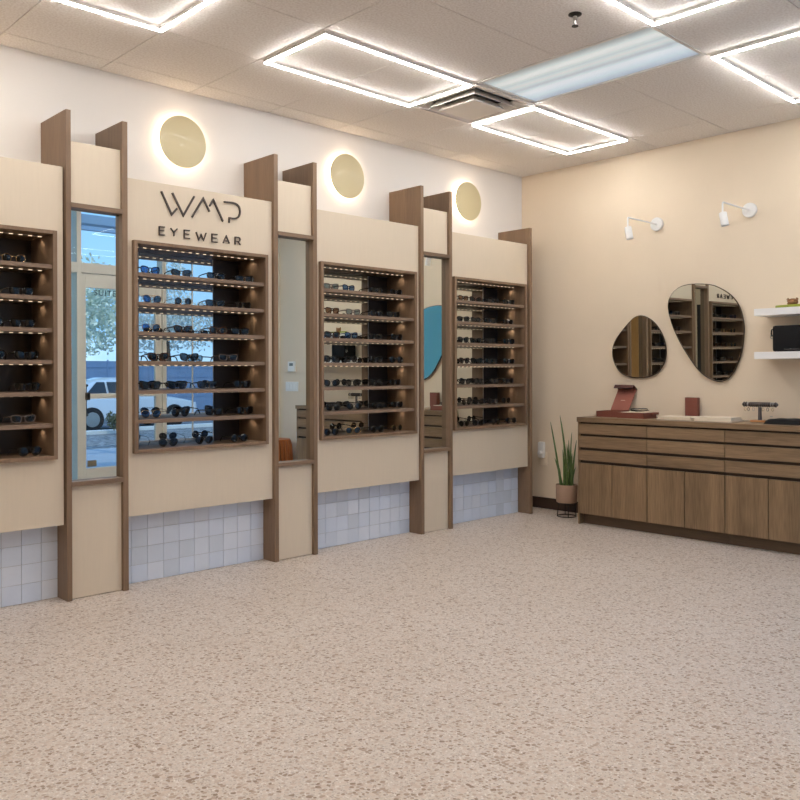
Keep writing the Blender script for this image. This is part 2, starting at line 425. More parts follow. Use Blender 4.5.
# tiled plinth under the displays ----------------------------------
def tile_mat():
    m = bpy.data.materials.new('glazed white tile'); m.use_nodes = True
    nt = m.node_tree; b = nt.nodes['Principled BSDF']; L = nt.links.new
    ge = nt.nodes.new('ShaderNodeNewGeometry')
    r = nt.nodes.new('ShaderNodeValToRGB'); el = r.color_ramp.elements
    el[0].color = lin((202, 209, 220)); el[1].color = lin((218, 226, 240))  # white tile, with the bluish daylight put into its colours
    for p, c in ((.08, (206, 213, 224)), (.3, (212, 219, 231)), (.55, (221, 226, 236)), (.75, (211, 219, 233))):
        e = el.new(p); e.color = lin(c)
    L(ge.outputs['Random Per Island'], r.inputs[0])
    tc = nt.nodes.new('ShaderNodeTexCoord'); n = nt.nodes.new('ShaderNodeTexNoise'); n.inputs['Scale'].default_value = 14; n.inputs['Detail'].default_value = 5
    L(tc.outputs['Object'], n.inputs['Vector'])
    mx = nt.nodes.new('ShaderNodeMix'); mx.data_type = 'RGBA'; mx.blend_type = 'SOFT_LIGHT'; mx.inputs[0].default_value = .15
    L(r.outputs[0], mx.inputs[6]); L(n.outputs['Fac'], mx.inputs[7]); L(mx.outputs[2], b.inputs['Base Color'])
    b.inputs['Roughness'].default_value = .22
    bp = nt.nodes.new('ShaderNodeBump'); bp.inputs['Strength'].default_value = .15; bp.inputs['Distance'].default_value = .01
    L(n.outputs['Fac'], bp.inputs['Height']); L(bp.outputs[0], b.inputs['Normal'])
    return m
tb = MB(); ts = .1045
rng = random.Random(3)
nx = int(6.0 / ts)
for r in range(4):
    for c in range(nx):
        x = -6.0 + c * ts + .02; z = r * ts
        if x > -.35: continue
        rot = Matrix.Rotation(rng.uniform(-.012, .012), 3, 'Z') @ Matrix.Rotation(rng.uniform(-.012, .012), 3, 'X')
        tb.box(x + .001, min(x + ts - .001, -.349), YT, YT + .008, z + .001, z + ts - .001, .0012, rot, (x + ts / 2, YT, z + ts / 2))
to = tb.build('wall_plinth_tile', tile_mat()); struct(to)
struct(MB().box(-6.0, -.349, YT + .005, 0, 0, .4165).build('wall_plinth', mat('tile grout', (170, 168, 164), .8)))

# ------------------------------------------------------------------ towers
TW = [(-4.428, -4.400, -4.106, -4.074), (-3.060, -3.028, -2.736, -2.704), (-1.698, -1.666, -1.376, -1.344)]
tl = ['tall narrow wooden mirror tower left of the display with black lettering, reflecting the glass door',
      'tall narrow wooden mirror tower right of the display with black lettering, reflecting light switches',
      'tall narrow wooden mirror tower nearest the room corner, reflecting a blue tinted pebble mirror']
ZF = 2.680
def tower(a, lab):
    l0, l1, r0, r1 = a
    t = thing('mirror_tower', lab, 'mirror', ((l0 + r1) / 2, YF, 0), 'mirror towers between the displays')
    MB().box(l0, l1, YF, 0, 0, ZF, .0015).build('side_panel', M['wood'], t)
    MB().box(r0, r1, YF, 0, 0, ZF, .0015).build('side_panel', M['wood'], t)
    MB().box(l1, r0, YP, YP + .02, 2.176, 2.518, .001).build('upper_panel', M['panel'], t)
    MB().box(l1, r0, YP, YP + .02, .004, .624, .001).build('lower_panel', M['panel'], t)
    MB().box(l1 - .003, r0 + .003, YF - .006, YP + .042, 2.150, 2.176, .0015).build('ledge', M['wood_y'], t)
    MB().box(l1 - .003, r0 + .003, YF - .006, YP + .042, .624, .649, .0015).build('ledge', M['wood_y'], t)
    MB().box(l1, r0, -.311, -.303, .649, 2.150).build('mirror', M['mirror'], t)
    return t
for a, l in zip(TW, tl): tower(a, l)
t = tag(MB().box(-.347, -.312, YF, 0, 0, 2.512, .0015).build('end_panel', M['wood'], off=Vector((-.33, YF / 2, 0))), 'plain upright wooden end board closing the display run beside the room corner', 'panel')
t = tag(MB().box(-5.48, -5.445, YF, 0, 0, ZF, .0015).build('end_panel', M['wood'], off=Vector((-5.46, YF / 2, 0))), 'plain upright wooden end board at the far left end of the displays', 'panel')

# ------------------------------------------------------------------ display cabinets
PN = [(-5.445, -4.434), (-4.074, -3.060), (-2.704, -1.698), (-1.344, -.348)]
XM = [-4.9425, -3.574, -2.2085, -.856]
ZB, ZT = .4165, 2.368
DZ0, DZ1 = .779, 2.011
SH = [.972 + .1712 * k for k in range(6)]
dl = ['beige wall display with lit wooden shelves, cut off at the left edge',
      'beige wall display with lit wooden shelves under the black lettering',
      'beige wall display with lit shelves between the second and third mirror towers',
      'beige wall display with lit shelves beside the corner end board']
def display(x0, x1, lab, xm):
    t = thing('display_cabinet', lab, 'display', ((x0 + x1) / 2, YP, ZB), 'lit eyewear displays along the white wall')
    fx0, fx1 = xm - .464, xm + .464       # outer frame
    w = .022
    ix0, ix1, iz0, iz1 = fx0 + w, fx1 - w, DZ0 + .02, DZ1 - .02
    p = MB()
    for s_ in ((x0 + .002, fx0 + .002, ZB, ZT), (fx1 - .002, x1 - .002, ZB, ZT), (fx0 + .002, fx1 - .002, ZB, DZ0 + .002), (fx0 + .002, fx1 - .002, DZ1 - .002, ZT)):
        p.box(s_[0], s_[1], YP, -.002, s_[2], s_[3])
    bmesh.ops.remove_doubles(p.b, verts=p.b.verts[:], dist=1e-5)
    p.build('panel', M['panel'], t)
    fr = MB()
    for s_ in ((fx0, ix0, DZ0, DZ1), (ix1, fx1, DZ0, DZ1), (ix0, ix1, DZ0, iz0), (ix0, ix1, iz1, DZ1)):
        fr.box(s_[0], s_[1], -.362, -.03, s_[2], s_[3], .0012)
    fr.build('frame', M['wood'], t)
    MB().box(ix0, ix1, -.046, -.038, iz0, iz1).build('back_panel', M['backing'], t)
    MB().box(ix0 + .160, ix1 - .205, -.0505, -.0465, iz0 + .001, iz1 - .001).build('back_mirror', M['dmirror'], t)
    ed = MB()
    for xx in (ix0 + .156, ix1 - .205): ed.box(xx, xx + .004, -.0515, -.0462, iz0 + .001, iz1 - .001)
    ed.build('mirror_edge', M['housing'], t)
    def strip(z, par):
        MB().box(ix0 + .01, ix1 - .008, -.2375, -.2325, z - .003, z - .0005).build('led_strip', M['dash'], par)
    strip(iz1, t)
    for z in SH:
        sh = MB().box(ix0, ix1, -.348, -.052, z - .022, z, .001).build('shelf', M['shelf'], t)
        strip(z - .022, sh)
    for z in [iz1] + [q - .022 for q in SH]:      # the bright end of each led tape
        ld = bpy.data.lights.new('shelf_spot', 'SPOT'); ld.energy = .2; ld.spot_size = math.radians(135); ld.spot_blend = .8; ld.shadow_soft_size = .006; ld.color = (1, .86, .70)
        lo_ = bpy.data.objects.new('shelf_spot', ld); C.objects.link(lo_); lo_.location = (ix1 - .03, -.212, z - .006)
        lo_.rotation_euler = (0, math.radians(-8), 0)
    return (ix0, ix1)
IX = [display(a, b_, l, q) for (a, b_), l, q in zip(PN, dl, XM)]

# ------------------------------------------------------------------ halo discs
for xm, lab in ((-4.925, 'round champagne disc glowing on white wall over the leftmost display'),
                (-3.545, 'round champagne disc glowing on white wall over the black lettering'),
                (-2.166, 'round champagne disc glowing on white wall over the third display from left'),
                (-.797, 'round champagne disc glowing on white wall nearest the room corner')):
    zd = 2.728
    t = thing('wall_disc', lab, 'wall light', (xm, -.03, zd), 'glowing discs above the displays')
    MB().lathe([(.161, 0), (.166, .0015), (.166, .005), (.163, .007)], (xm, -.046, zd), 64, 'y').build('face_disc', M['disc'], t, True)
    MB().lathe([(.138, .0), (.152, .0), (.152, .014), (.138, .014)], (xm, -.037, zd), 48, 'y').build('light_ring', M['halo'], t)
    MB().lathe([(.04, 0), (.04, .0365)], (xm, -.0375, zd), 24, 'y').build('mount', M['housing'], t)

# ------------------------------------------------------------------ lettering
F_ = 843.5085; TH = .8084; CY0 = 374.7898; CXP = 400.0; PIT = -.0015; ROL = -.003
CAM = Vector((-6.2839, -4.9218, 1.2364))
fw = Vector((math.cos(TH) * math.cos(PIT), math.sin(TH) * math.cos(PIT), math.sin(PIT)))
rt = Vector((math.sin(TH), -math.cos(TH), 0)); up = rt.cross(fw)
rt, up = rt * math.cos(ROL) + up * math.sin(ROL), up * math.cos(ROL) - rt * math.sin(ROL)

SIGN = [('W', [[(-3.854, 2.3195), (-3.7865, 2.1897), (-3.7511, 2.2313)], [(-3.7821, 2.3209), (-3.7093, 2.1939), (-3.6348, 2.3206)]], 0.0062), ('M', [[(-3.6499, 2.1927), (-3.5734, 2.317), (-3.5296, 2.2402)], [(-3.5295, 2.2754), (-3.5025, 2.3174), (-3.4334, 2.1917)]], 0.0062), ('P', [[(-3.426, 2.3155), (-3.3742, 2.3189), (-3.3588, 2.3188), (-3.3455, 2.317), (-3.3342, 2.3136), (-3.325, 2.3085), (-3.3177, 2.3017), (-3.3126, 2.2932), (-3.3095, 2.2831), (-3.3085, 2.2712), (-3.3094, 2.2597), (-3.3119, 2.2495), (-3.3161, 2.2409), (-3.3219, 2.2336), (-3.3294, 2.2279), (-3.3385, 2.2236), (-3.3492, 2.2207), (-3.3615, 2.2193), (-3.3876, 2.2198), (-3.3903, 2.1895)]], 0.0062), ('E', [[(-3.8317, 2.1095), (-3.867, 2.1086), (-3.8672, 2.0615), (-3.8319, 2.0627)], [(-3.8671, 2.086), (-3.8371, 2.0869)]], 0.0046), ('Y', [[(-3.7938, 2.1089), (-3.772, 2.0851), (-3.75, 2.11)], [(-3.772, 2.086), (-3.7721, 2.0626)]], 0.0046), ('E', [[(-3.6663, 2.108), (-3.7032, 2.1071), (-3.7034, 2.0597), (-3.6665, 2.0609)], [(-3.7033, 2.0844), (-3.672, 2.0853)]], 0.0046), ('W', [[(-3.6226, 2.1047), (-3.6042, 2.0582), (-3.5882, 2.0924), (-3.5724, 2.0592), (-3.5535, 2.1064)]], 0.0046), ('E', [[(-3.4746, 2.1057), (-3.5126, 2.1048), (-3.5128, 2.0569), (-3.4748, 2.0581)], [(-3.5127, 2.0818), (-3.4804, 2.0827)]], 0.0046), ('A', [[(-3.433, 2.0579), (-3.4101, 2.104), (-3.3873, 2.0593)], [(-3.4239, 2.0727), (-3.3965, 2.0735)]], 0.0046), ('R', [[(-3.3446, 2.0574), (-3.3444, 2.1041), (-3.3226, 2.1046), (-3.3119, 2.102), (-3.308, 2.0924), (-3.312, 2.0825), (-3.3227, 2.079), (-3.3445, 2.0784)], [(-3.3247, 2.0789), (-3.3057, 2.0585)]], 0.0046)]
t = thing('wall_sign', 'dark raised W M P EYEWEAR lettering on the beige panel', 'sign', (-3.6, YP, 2.2))
def stroke_letter(name, polys, w):
    m_ = MB()
    w *= .80 if w > .005 else .62
    for pl in polys:
        pts = [Vector((x, 0, z)) for x, z in pl]
        # mitred flat ribbon extruded off the panel
        L_, R_ = [], []
        for i, p in enumerate(pts):
            d0 = (p - pts[i - 1]).normalized() if i else None
            d1 = (pts[i + 1] - p).normalized() if i < len(pts) - 1 else None
            if d0 is None: n = Vector((-d1.z, 0, d1.x)); k = 1
            elif d1 is None: n = Vector((-d0.z, 0, d0.x)); k = 1
            else:
                n0, n1 = Vector((-d0.z, 0, d0.x)), Vector((-d1.z, 0, d1.x))
                n = (n0 + n1).normalized(); k = min(1 / max(n.dot(n0), .3), 2.2)
            L_.append(p + n * (w * k)); R_.append(p - n * (w * k))
        y0, y1 = YP - .010, YP - .001
        V = [[m_.b.verts.new((q.x, y, q.z)) for q in side] for side in (L_, R_) for y in (y0, y1)]
        a0, a1, b0, b1 = V
        for i in range(len(pts) - 1):
            m_.b.faces.new((a0[i], a0[i + 1], b0[i + 1], b0[i])); m_.b.faces.new((a1[i], b1[i], b1[i + 1], a1[i + 1]))
            m_.b.faces.new((a0[i], a1[i], a1[i + 1], a0[i + 1])); m_.b.faces.new((b0[i], b0[i + 1], b1[i + 1], b1[i]))
        m_.b.faces.new((a0[0], b0[0], b1[0], a1[0])); m_.b.faces.new((a0[-1], a1[-1], b1[-1], b0[-1]))
    return m_.build(name, M['sign'], t)
for nm, polys, w in SIGN: stroke_letter('letter', polys, w)

# ------------------------------------------------------------------ spectacles
def rim_shape(kind, n=22):
    pts = []
    for k in range(n):
        a = 2 * PI * k / n; c, s = math.cos(a), math.sin(a)
        if kind == 'round': x, z = .0235 * c, .0225 * s
        elif kind == 'square':
            p = .62; x = .0265 * math.copysign(abs(c) ** p, c); z = .0195 * math.copysign(abs(s) ** p, s)
            x *= 1 + .10 * (z / .0195) ; z += .002 * (x / .0265)
        elif kind == 'way':
            p = .72; x = .0265 * math.copysign(abs(c) ** p, c); z = .0215 * math.copysign(abs(s) ** p, s)
            x *= 1 + .13 * (z / .0215); z += .0035 * (x / .0265)
        else:   # aviator drop
            x = .027 * c * (1 + .12 * s); z = .0235 * s + .003 * c
        pts.append((x, z))
    return pts
proto = {}
def specs(style, fm, lm):
    key = (style, fm, lm)
    if key in proto: return proto[key]
    thick = .0034 if fm in ('black', 'tort', 'navy', 'clear') else .0014
    sh = rim_shape(style); zc = .027; ex = .0355
    fr = MB(); lens = []
    for sg in (-1, 1):
        loop = [(sg * (ex + x), -.004 + abs(x + .0) * .06, zc + z) for x, z in sh]
        fr.tube(loop, thick, 6, True)
        l = MB(); ring = [l.b.verts.new(Vector(p) + Vector((0, -.0004, 0))) for p in loop]
        cen = l.b.verts.new((sg * ex, -.0065, zc))
        for k in range(len(ring)): l.b.faces.new((ring[k], ring[(k + 1) % len(ring)], cen))
        lens.append(l)
    bz = zc + (.011 if style != 'round' else .007)
    inn = .010 if style != 'round' else .013
    fr.tube([(-inn - .001, -.003, bz), (-inn * .5, -.005, bz + .003), (inn * .5, -.005, bz + .003), (inn + .001, -.003, bz)], thick * 1.05, 6)
    if style == 'avi': fr.tube([(-.02, -.004, zc + .022), (0, -.006, zc + .0215), (.02, -.004, zc + .022)], thick, 6)
    o_f = fr.build('front_frame', M[fm], None, True)
    o_l = [l.build('lens', M[lm], None, True) for l in lens]
    o_t = []
    for sg in (-1, 1):
        xx = sg * (.0655 if style != 'round' else .062); z0 = zc + .012
        ps = [(xx - sg * .004, -.002, z0), (xx + sg * .003, .006, z0), (xx + sg * .004, .05, z0 - .002), (xx + sg * .001, .098, z0 - .006), (xx - sg * .004, .122, z0 - .022), (xx - sg * .006, .136, .0035)]
        o_t.append(MB().tube(ps, [thick * 1.1, thick * 1.1, thick, thick, thick * 1.1, thick * .8], 6).build('temple', M[fm], None, True))
    parts = [o_f] + o_l + o_t
    for o in parts: C.objects.unlink(o)
    proto[key] = parts
    return parts
desc = {('way', 'black', 'lens_black'): 'black squared sunglasses', ('round', 'black', 'lens_black'): 'black round sunglasses',
        ('square', 'black', 'lens_black'): 'black narrow sunglasses', ('square', 'tort', 'lens_brown'): 'brown tinted sunglasses',
        ('round', 'gold', 'lens_black'): 'gold rimmed round sunglasses', ('way', 'navy', 'lens_blue'): 'navy blue sunglasses',
        ('square', 'clear', 'lens_grey'): 'grey smoky sunglasses', ('avi', 'gold', 'lens_blue'): 'gold rimmed blue sunglasses',
        ('avi', 'black_metal', 'lens_black'): 'black wire sunglasses', ('way', 'tort', 'lens_black'): 'tortoise sunglasses',
        ('round', 'black_metal', 'lens_grey'): 'thin black wire glasses'}
K = {'W': ('way', 'black', 'lens_black'), 'R': ('round', 'black', 'lens_black'), 'S': ('square', 'black', 'lens_black'), 'B': ('square', 'tort', 'lens_brown'),
     'G': ('round', 'gold', 'lens_black'), 'N': ('way', 'navy', 'lens_blue'), 'C': ('square', 'clear', 'lens_grey'), 'A': ('avi', 'gold', 'lens_blue'),
     'M': ('avi', 'black_metal', 'lens_black'), 'T': ('way', 'tort', 'lens_black'), 'O': ('round', 'black_metal', 'lens_grey')}
SPECS = [(0, 0, 0, 1, -4.669, -0.255, 'G'), (0, 1, 0, 1, -4.631, -0.255, 'S'), (0, 2, 0, 2, -4.788, -0.255, 'W'), (0, 2, 1, 2, -4.62, -0.243, 'S'), (0, 3, 0, 2, -4.779, -0.255, 'W'), (0, 3, 1, 2, -4.601, -0.243, 'W'), (0, 4, 0, 1, -4.601, -0.255, 'W'), (0, 5, 0, 1, -4.623, -0.255, 'C'), (0, 6, 0, 1, -4.602, -0.29, 'M'), (1, 0, 0, 4, -3.886, -0.255, 'N'), (1, 0, 1, 4, -3.674, -0.243, 'W'), (1, 0, 2, 4, -3.436, -0.255, 'S'), (1, 0, 3, 4, -3.217, -0.243, 'S'), (1, 1, 0, 4, -3.874, -0.255, 'A'), (1, 1, 1, 4, -3.661, -0.243, 'G'), (1, 1, 2, 4, -3.443, -0.255, 'S'), (1, 1, 3, 4, -3.228, -0.243, 'S'), (1, 2, 0, 4, -3.881, -0.255, 'A'), (1, 2, 1, 4, -3.662, -0.243, 'T'), (1, 2, 2, 4, -3.422, -0.255, 'T'), (1, 2, 3, 4, -3.251, -0.243, 'S'), (1, 3, 0, 3, -3.836, -0.255, 'T'), (1, 3, 1, 3, -3.621, -0.243, 'W'), (1, 3, 2, 3, -3.35, -0.255, 'C'), (1, 4, 0, 4, -3.888, -0.255, 'W'), (1, 4, 1, 4, -3.704, -0.243, 'W'), (1, 4, 2, 4, -3.503, -0.255, 'S'), (1, 4, 3, 4, -3.237, -0.243, 'W'), (1, 5, 0, 4, -3.883, -0.255, 'A'), (1, 5, 1, 4, -3.684, -0.243, 'M'), (1, 5, 2, 4, -3.453, -0.255, 'S'), (1, 5, 3, 4, -3.217, -0.243, 'W'), (1, 6, 0, 3, -3.791, -0.29, 'M'), (1, 6, 1, 3, -3.539, -0.27799999999999997, 'M'), (1, 6, 2, 3, -3.292, -0.29, 'R'), (2, 0, 0, 4, -2.502, -0.255, 'C'), (2, 0, 1, 4, -2.33, -0.243, 'N'), (2, 0, 2, 4, -2.072, -0.255, 'S'), (2, 0, 3, 4, -1.856, -0.243, 'S'), (2, 1, 0, 4, -2.493, -0.255, 'B'), (2, 1, 1, 4, -2.288, -0.243, 'C'), (2, 1, 2, 4, -2.072, -0.255, 'R'), (2, 1, 3, 4, -1.888, -0.243, 'S'), (2, 2, 0, 4, -2.494, -0.255, 'T'), (2, 2, 1, 4, -2.307, -0.243, 'N'), (2, 2, 2, 4, -2.083, -0.255, 'S'), (2, 2, 3, 4, -1.851, -0.243, 'W'), (2, 3, 0, 4, -2.504, -0.255, 'W'), (2, 3, 1, 4, -2.308, -0.243, 'S'), (2, 3, 2, 4, -2.074, -0.255, 'W'), (2, 3, 3, 4, -1.858, -0.243, 'R'), (2, 4, 0, 4, -2.504, -0.255, 'M'), (2, 4, 1, 4, -2.299, -0.243, 'M'), (2, 4, 2, 4, -2.074, -0.255, 'R'), (2, 4, 3, 4, -1.869, -0.243, 'S'), (2, 5, 0, 4, -2.487, -0.255, 'W'), (2, 5, 1, 4, -2.281, -0.243, 'M'), (2, 5, 2, 4, -2.055, -0.255, 'S'), (2, 5, 3, 4, -1.851, -0.243, 'S'), (2, 6, 0, 4, -2.534, -0.29, 'M'), (2, 6, 1, 4, -2.321, -0.27799999999999997, 'A'), (2, 6, 2, 4, -2.097, -0.29, 'R'), (2, 6, 3, 4, -1.883, -0.27799999999999997, 'G'), (3, 0, 0, 4, -1.107, -0.255, 'B'), (3, 0, 1, 4, -0.939, -0.243, 'T'), (3, 0, 2, 4, -0.725, -0.255, 'S'), (3, 0, 3, 4, -0.499, -0.243, 'W'), (3, 1, 0, 4, -1.107, -0.255, 'S'), (3, 1, 1, 4, -0.939, -0.243, 'S'), (3, 1, 2, 4, -0.765, -0.255, 'W'), (3, 1, 3, 4, -0.51, -0.243, 'S'), (3, 2, 0, 4, -1.108, -0.255, 'W'), (3, 2, 1, 4, -0.94, -0.243, 'S'), (3, 2, 2, 4, -0.766, -0.255, 'S'), (3, 2, 3, 4, -0.499, -0.243, 'W'), (3, 3, 0, 4, -1.097, -0.255, 'T'), (3, 3, 1, 4, -0.929, -0.243, 'W'), (3, 3, 2, 4, -0.761, -0.255, 'S'), (3, 3, 3, 4, -0.499, -0.243, 'S'), (3, 4, 0, 4, -1.085, -0.255, 'W'), (3, 4, 1, 4, -0.909, -0.243, 'S'), (3, 4, 2, 4, -0.714, -0.255, 'R'), (3, 4, 3, 4, -0.512, -0.243, 'S'), (3, 5, 0, 4, -1.073, -0.255, 'M'), (3, 5, 1, 4, -0.905, -0.243, 'S'), (3, 5, 2, 4, -0.737, -0.255, 'R'), (3, 5, 3, 4, -0.54, -0.243, 'M'), (3, 6, 0, 4, -1.138, -0.29, 'M'), (3, 6, 1, 4, -0.951, -0.27799999999999997, 'W'), (3, 6, 2, 4, -0.738, -0.29, 'R'), (3, 6, 3, 4, -0.515, -0.27799999999999997, 'R')]
dn = ['leftmost display', 'display under the lettering', 'display right of the lettered one', 'display beside the corner']
shn = ['top shelf', 'second shelf', 'third shelf', 'fourth shelf', 'fifth shelf', 'sixth shelf', 'bottom shelf']
rng = random.Random(11)
for (d, s_, idx, cnt, x, y, k) in SPECS:
    z = (SH[5 - s_] if s_ < 6 else DZ0 + .02)
    key = K[k]
    if d == 0: pos = 'rightmost' if idx == cnt - 1 else 'second from right'
    else: pos = ['leftmost', 'second', 'third', 'rightmost'][idx] if cnt == 4 else (['leftmost', 'middle', 'rightmost'][idx])
    lab = '%s, %s on %s of %s' % (desc[key], pos, shn[s_], dn[d])
    root = thing('sunglasses', lab, 'sunglasses', (x, y, z + .0005), 'sunglasses on the display shelves')
    root.rotation_euler = (0, 0, rng.uniform(-.16, .16))
    for p in specs(*key):
        c = p.copy(); C.objects.link(c); c.parent = root

# ------------------------------------------------------------------ counter against the cream wall
YC0 = -.925; UW = .6155
for k in range(4):
    y1 = YC0 - .012 - k * UW; y0 = y1 - UW
    lab = ['first cabinet unit, wooden, standing beside the potted plant', 'second wooden cabinet unit, under the red brown boxes and white pads',
           'third wooden cabinet unit, under the earring stand and black pouch', 'fourth wooden cabinet unit at the far end of the counter'][k]
    if k == 3: y0 -= .12
    t = thing('cabinet', lab, 'cabinet', (-.23, (y0 + y1) / 2, 0), 'counter cabinet units')
    a = MB().box(-.43, -.016, y0 + .0005, y1 - .0005, .089, .835)
    a.build('body', M['recess'], t)
    MB().box(-.385, -.05, y0 + .0005, y1 - .0005, 0, .089).build('toe_kick', M['toe'], t)
    if k == 0: MB().box(-.45, -.016, y1, y1 + .014, 0, .8355, .001).build('end_panel', M['cab_z'], t)
    if k == 3: MB().box(-.45, -.016, y0 - .014, y0, 0, .8355, .001).build('end_panel', M['cab_z'], t)
    for (z0, z1) in ((.740, .823), (.630, .722), (.525, .608)):
        MB().box(-.452, -.431, y0 + .002, y1 - .002, z0, z1, .0015).build('drawer', M['cab_y'], t)
    mid = (y0 + y1) / 2
    MB().box(-.452, -.431, y0 + .003, mid - .003, .089, .502, .0015).build('door', M['cab_z'], t)
    MB().box(-.452, -.431, mid + .003, y1 - .003, .089, .502, .0015).build('door', M['cab_z'], t)
yc_end = YC0 - .012 - 4 * UW - .136
tag(MB().box(-.463, -.016, yc_end - .004, YC0 + .004, .8365, .876, .002).build('worktop', M['cab_y'], off=Vector((-.23, -2.1, .8365))), 'continuous wooden worktop lying over the counter cabinets', 'worktop')

ZW = .8762
# open box with raised lid
t = thing('presentation_box', 'open red brown card box with raised lid standing at left end of worktop', 'box', (-.2, -1.1, ZW))
def tray(t, x0, x1, y0, y1, h, m1, m2, th=.006):
    a = MB().box(x0, x1, y0, y1, ZW, ZW + .006)
    for s_ in ((x0, x0 + th, y0, y1), (x1 - th, x1, y0, y1), (x0, x1, y0, y0 + th), (x0, x1, y1 - th, y1)): a.box(*s_, ZW + .006, ZW + h, .0008)
    a.build('tray', m1, t)
    MB().box(x0 + th, x1 - th, y0 + th, y1 - th, ZW + .006, ZW + .02).build('lining', m2, t)
tray(t, -.305, -.125, -1.205, -1.005, .048, M['mauve'], M['mauve_in'])
rot = Matrix.Rotation(math.radians(35), 3, 'Y'); pv = (-.125, 0, ZW + .048)
MB().box(-.131, -.123, -1.20, -1.03, ZW + .048, ZW + .262, .001, rot, pv).build('lid', M['mauve_in'], t)
MB().box(-.190, -.123, -1.205, -1.025, ZW + .258, ZW + .262, .001, rot, pv).box(-.190, -.186, -1.205, -1.025, ZW + .228, ZW + .260, .001, rot, pv).build('lid_flap', M['flap'], t)
lt = MB().box(-.1325, -.131, -1.135, -1.095, ZW + .142, ZW + .146, 0, rot, pv).build('lid_print', mat('silver print', (220, 190, 170), .4), t)
# second box
t = thing('presentation_box', 'low red brown card box holding a cream cloth, right of the raised lid', 'box', (-.25, -1.37, ZW))
tray(t, -.36, -.17, -1.475, -1.235, .046, M['mauve'], M['mauve_in'])
MB().box(-.26, -.175, -1.50, -1.46, ZW + .028, ZW + .046, .002).build('side_flap', M['mauve'], t)
tag(MB().box(-.345, -.185, -1.455, -1.255, ZW + .0205, ZW + .0475, .006).build('cleaning_cloth', M['paper'], off=Vector((-.27, -1.28, ZW + .021))), 'folded cream cloth lying in the low red brown box', 'cloth')
key = K['W']
root = thing('sunglasses', 'folded black sunglasses lying on the cream cloth in the low box', 'sunglasses', (-.275, -1.385, ZW + .0705))
root.rotation_euler = Matrix.Rotation(-.9, 3, 'Z').to_4x4().to_3x3().__matmul__(Matrix.Rotation(-PI / 2, 3, 'X')).to_euler()
for n_, p in enumerate(specs(*key)):
    c = p.copy(); C.objects.link(c); c.parent = root
    v_ = Vector((0, 0, -.030)); A_ = Matrix.Identity(3)
    if n_ >= 3:                                   # temples folded in across the back
        sg = -1 if n_ == 3 else 1
        hp = Vector((sg * .0655, .004 + (.004 if sg > 0 else 0), 0)); A_ = Matrix.Rotation(sg * math.radians(86), 3, 'Z')
        c.rotation_euler = A_.to_euler(); v_ = v_ + hp - A_ @ Vector((sg * .0655, 0, 0))
    c.location = v_
# upright burgundy box
tag(MB().box(-.07, -.024, -1.765, -1.665, ZW, ZW + .165, .002).build('case_box', M['mauve'], off=Vector((-.05, -1.72, ZW))), 'upright closed red brown box standing against the cream wall', 'box')
# pads
def pad(x0, x1, y0, y1, z0, h, lab, rz):
    c_ = ((x0 + x1) / 2, (y0 + y1) / 2, z0)
    t = thing('display_pad', lab, 'display pad', c_, 'cream display pads on the worktop')
    R_ = Matrix.Rotation(rz, 3, 'Z')
    MB().box(x0, x1, y0, y1, z0, z0 + h * .45, .001, R_, c_).build('base_board', M['paper'], t)
    MB().box(x0 + .006, x1 - .006, y0 + .006, y1 - .006, z0 + h * .45 + .0004, z0 + h, .003, R_, c_).build('cushion', M['paper'], t)
pad(-.33, -.13, -1.84, -1.565, ZW, .024, 'flat cream display pad beside the low red brown box on worktop', .05)
pad(-.36, -.15, -2.165, -1.885, ZW, .032, 'thicker cream display pad between its flat neighbour and the earring stand', .06)
# earring stand
ex, ey = -.16, -2.295
t = thing('earring_stand', 'tee shaped stand hung with earrings on wooden foot on worktop', 'jewellery stand', (ex, ey, ZW))
MB().box(ex - .04, ex + .04, ey - .055, ey + .055, ZW, ZW + .014, .003).build('foot', mat('light oak', (188, 132, 84), .5), t)
MB().lathe([(.014, .014), (.012, .06), (.012, .108)], (ex, ey, ZW), 16).build('post', mat('grey velvet', (92, 84, 82), .9), t, True)
MB().tube([(ex, ey - .128, ZW + .125), (ex, ey - .12, ZW + .127), (ex, ey, ZW + .128), (ex, ey + .12, ZW + .127), (ex, ey + .128, ZW + .125)], [.008, .0145, .0145, .0145, .008], 14).build('bar', mat('grey velvet bar', (104, 94, 90), .9), t, True)
rj = random.Random(5)
for k in range(16):
    y = ey - .115 + k * .0153
    ring = [(ex + .0165 * math.cos(a), y + rj.uniform(-.001, .001), ZW + .127 + .0165 * math.sin(a)) for a in [2 * PI * q / 14 for q in range(14)]]
    tag(MB().tube(ring, .003, 6, True).build('bangle', M[rj.choice(['black_metal', 'metal', 'black_metal', 'bronze'])], None, True, off=Vector((ex, y, ZW + .127))), 'slim ring threaded on the bar of the earring stand', 'jewellery', 'rings threaded on the earring stand')
for k in range(7):
    y = ey - .1 + k * .034 + rj.uniform(-.006, .006)
    if abs(y - ey) < .02: continue
    zc = ZW + .093
    ring = [(ex - .022, y + .008 * math.cos(a), zc + .012 * math.sin(a)) for a in [2 * PI * q / 12 for q in range(12)]]
    tag(MB().tube(ring, .0016, 6, True).build('earring', M[rj.choice(['gold', 'metal', 'black_metal'])], None, True, off=Vector((ex - .022, y, zc))), 'small hoop earring dangling under the bar of the earring stand', 'jewellery', 'hoops on the earring stand')
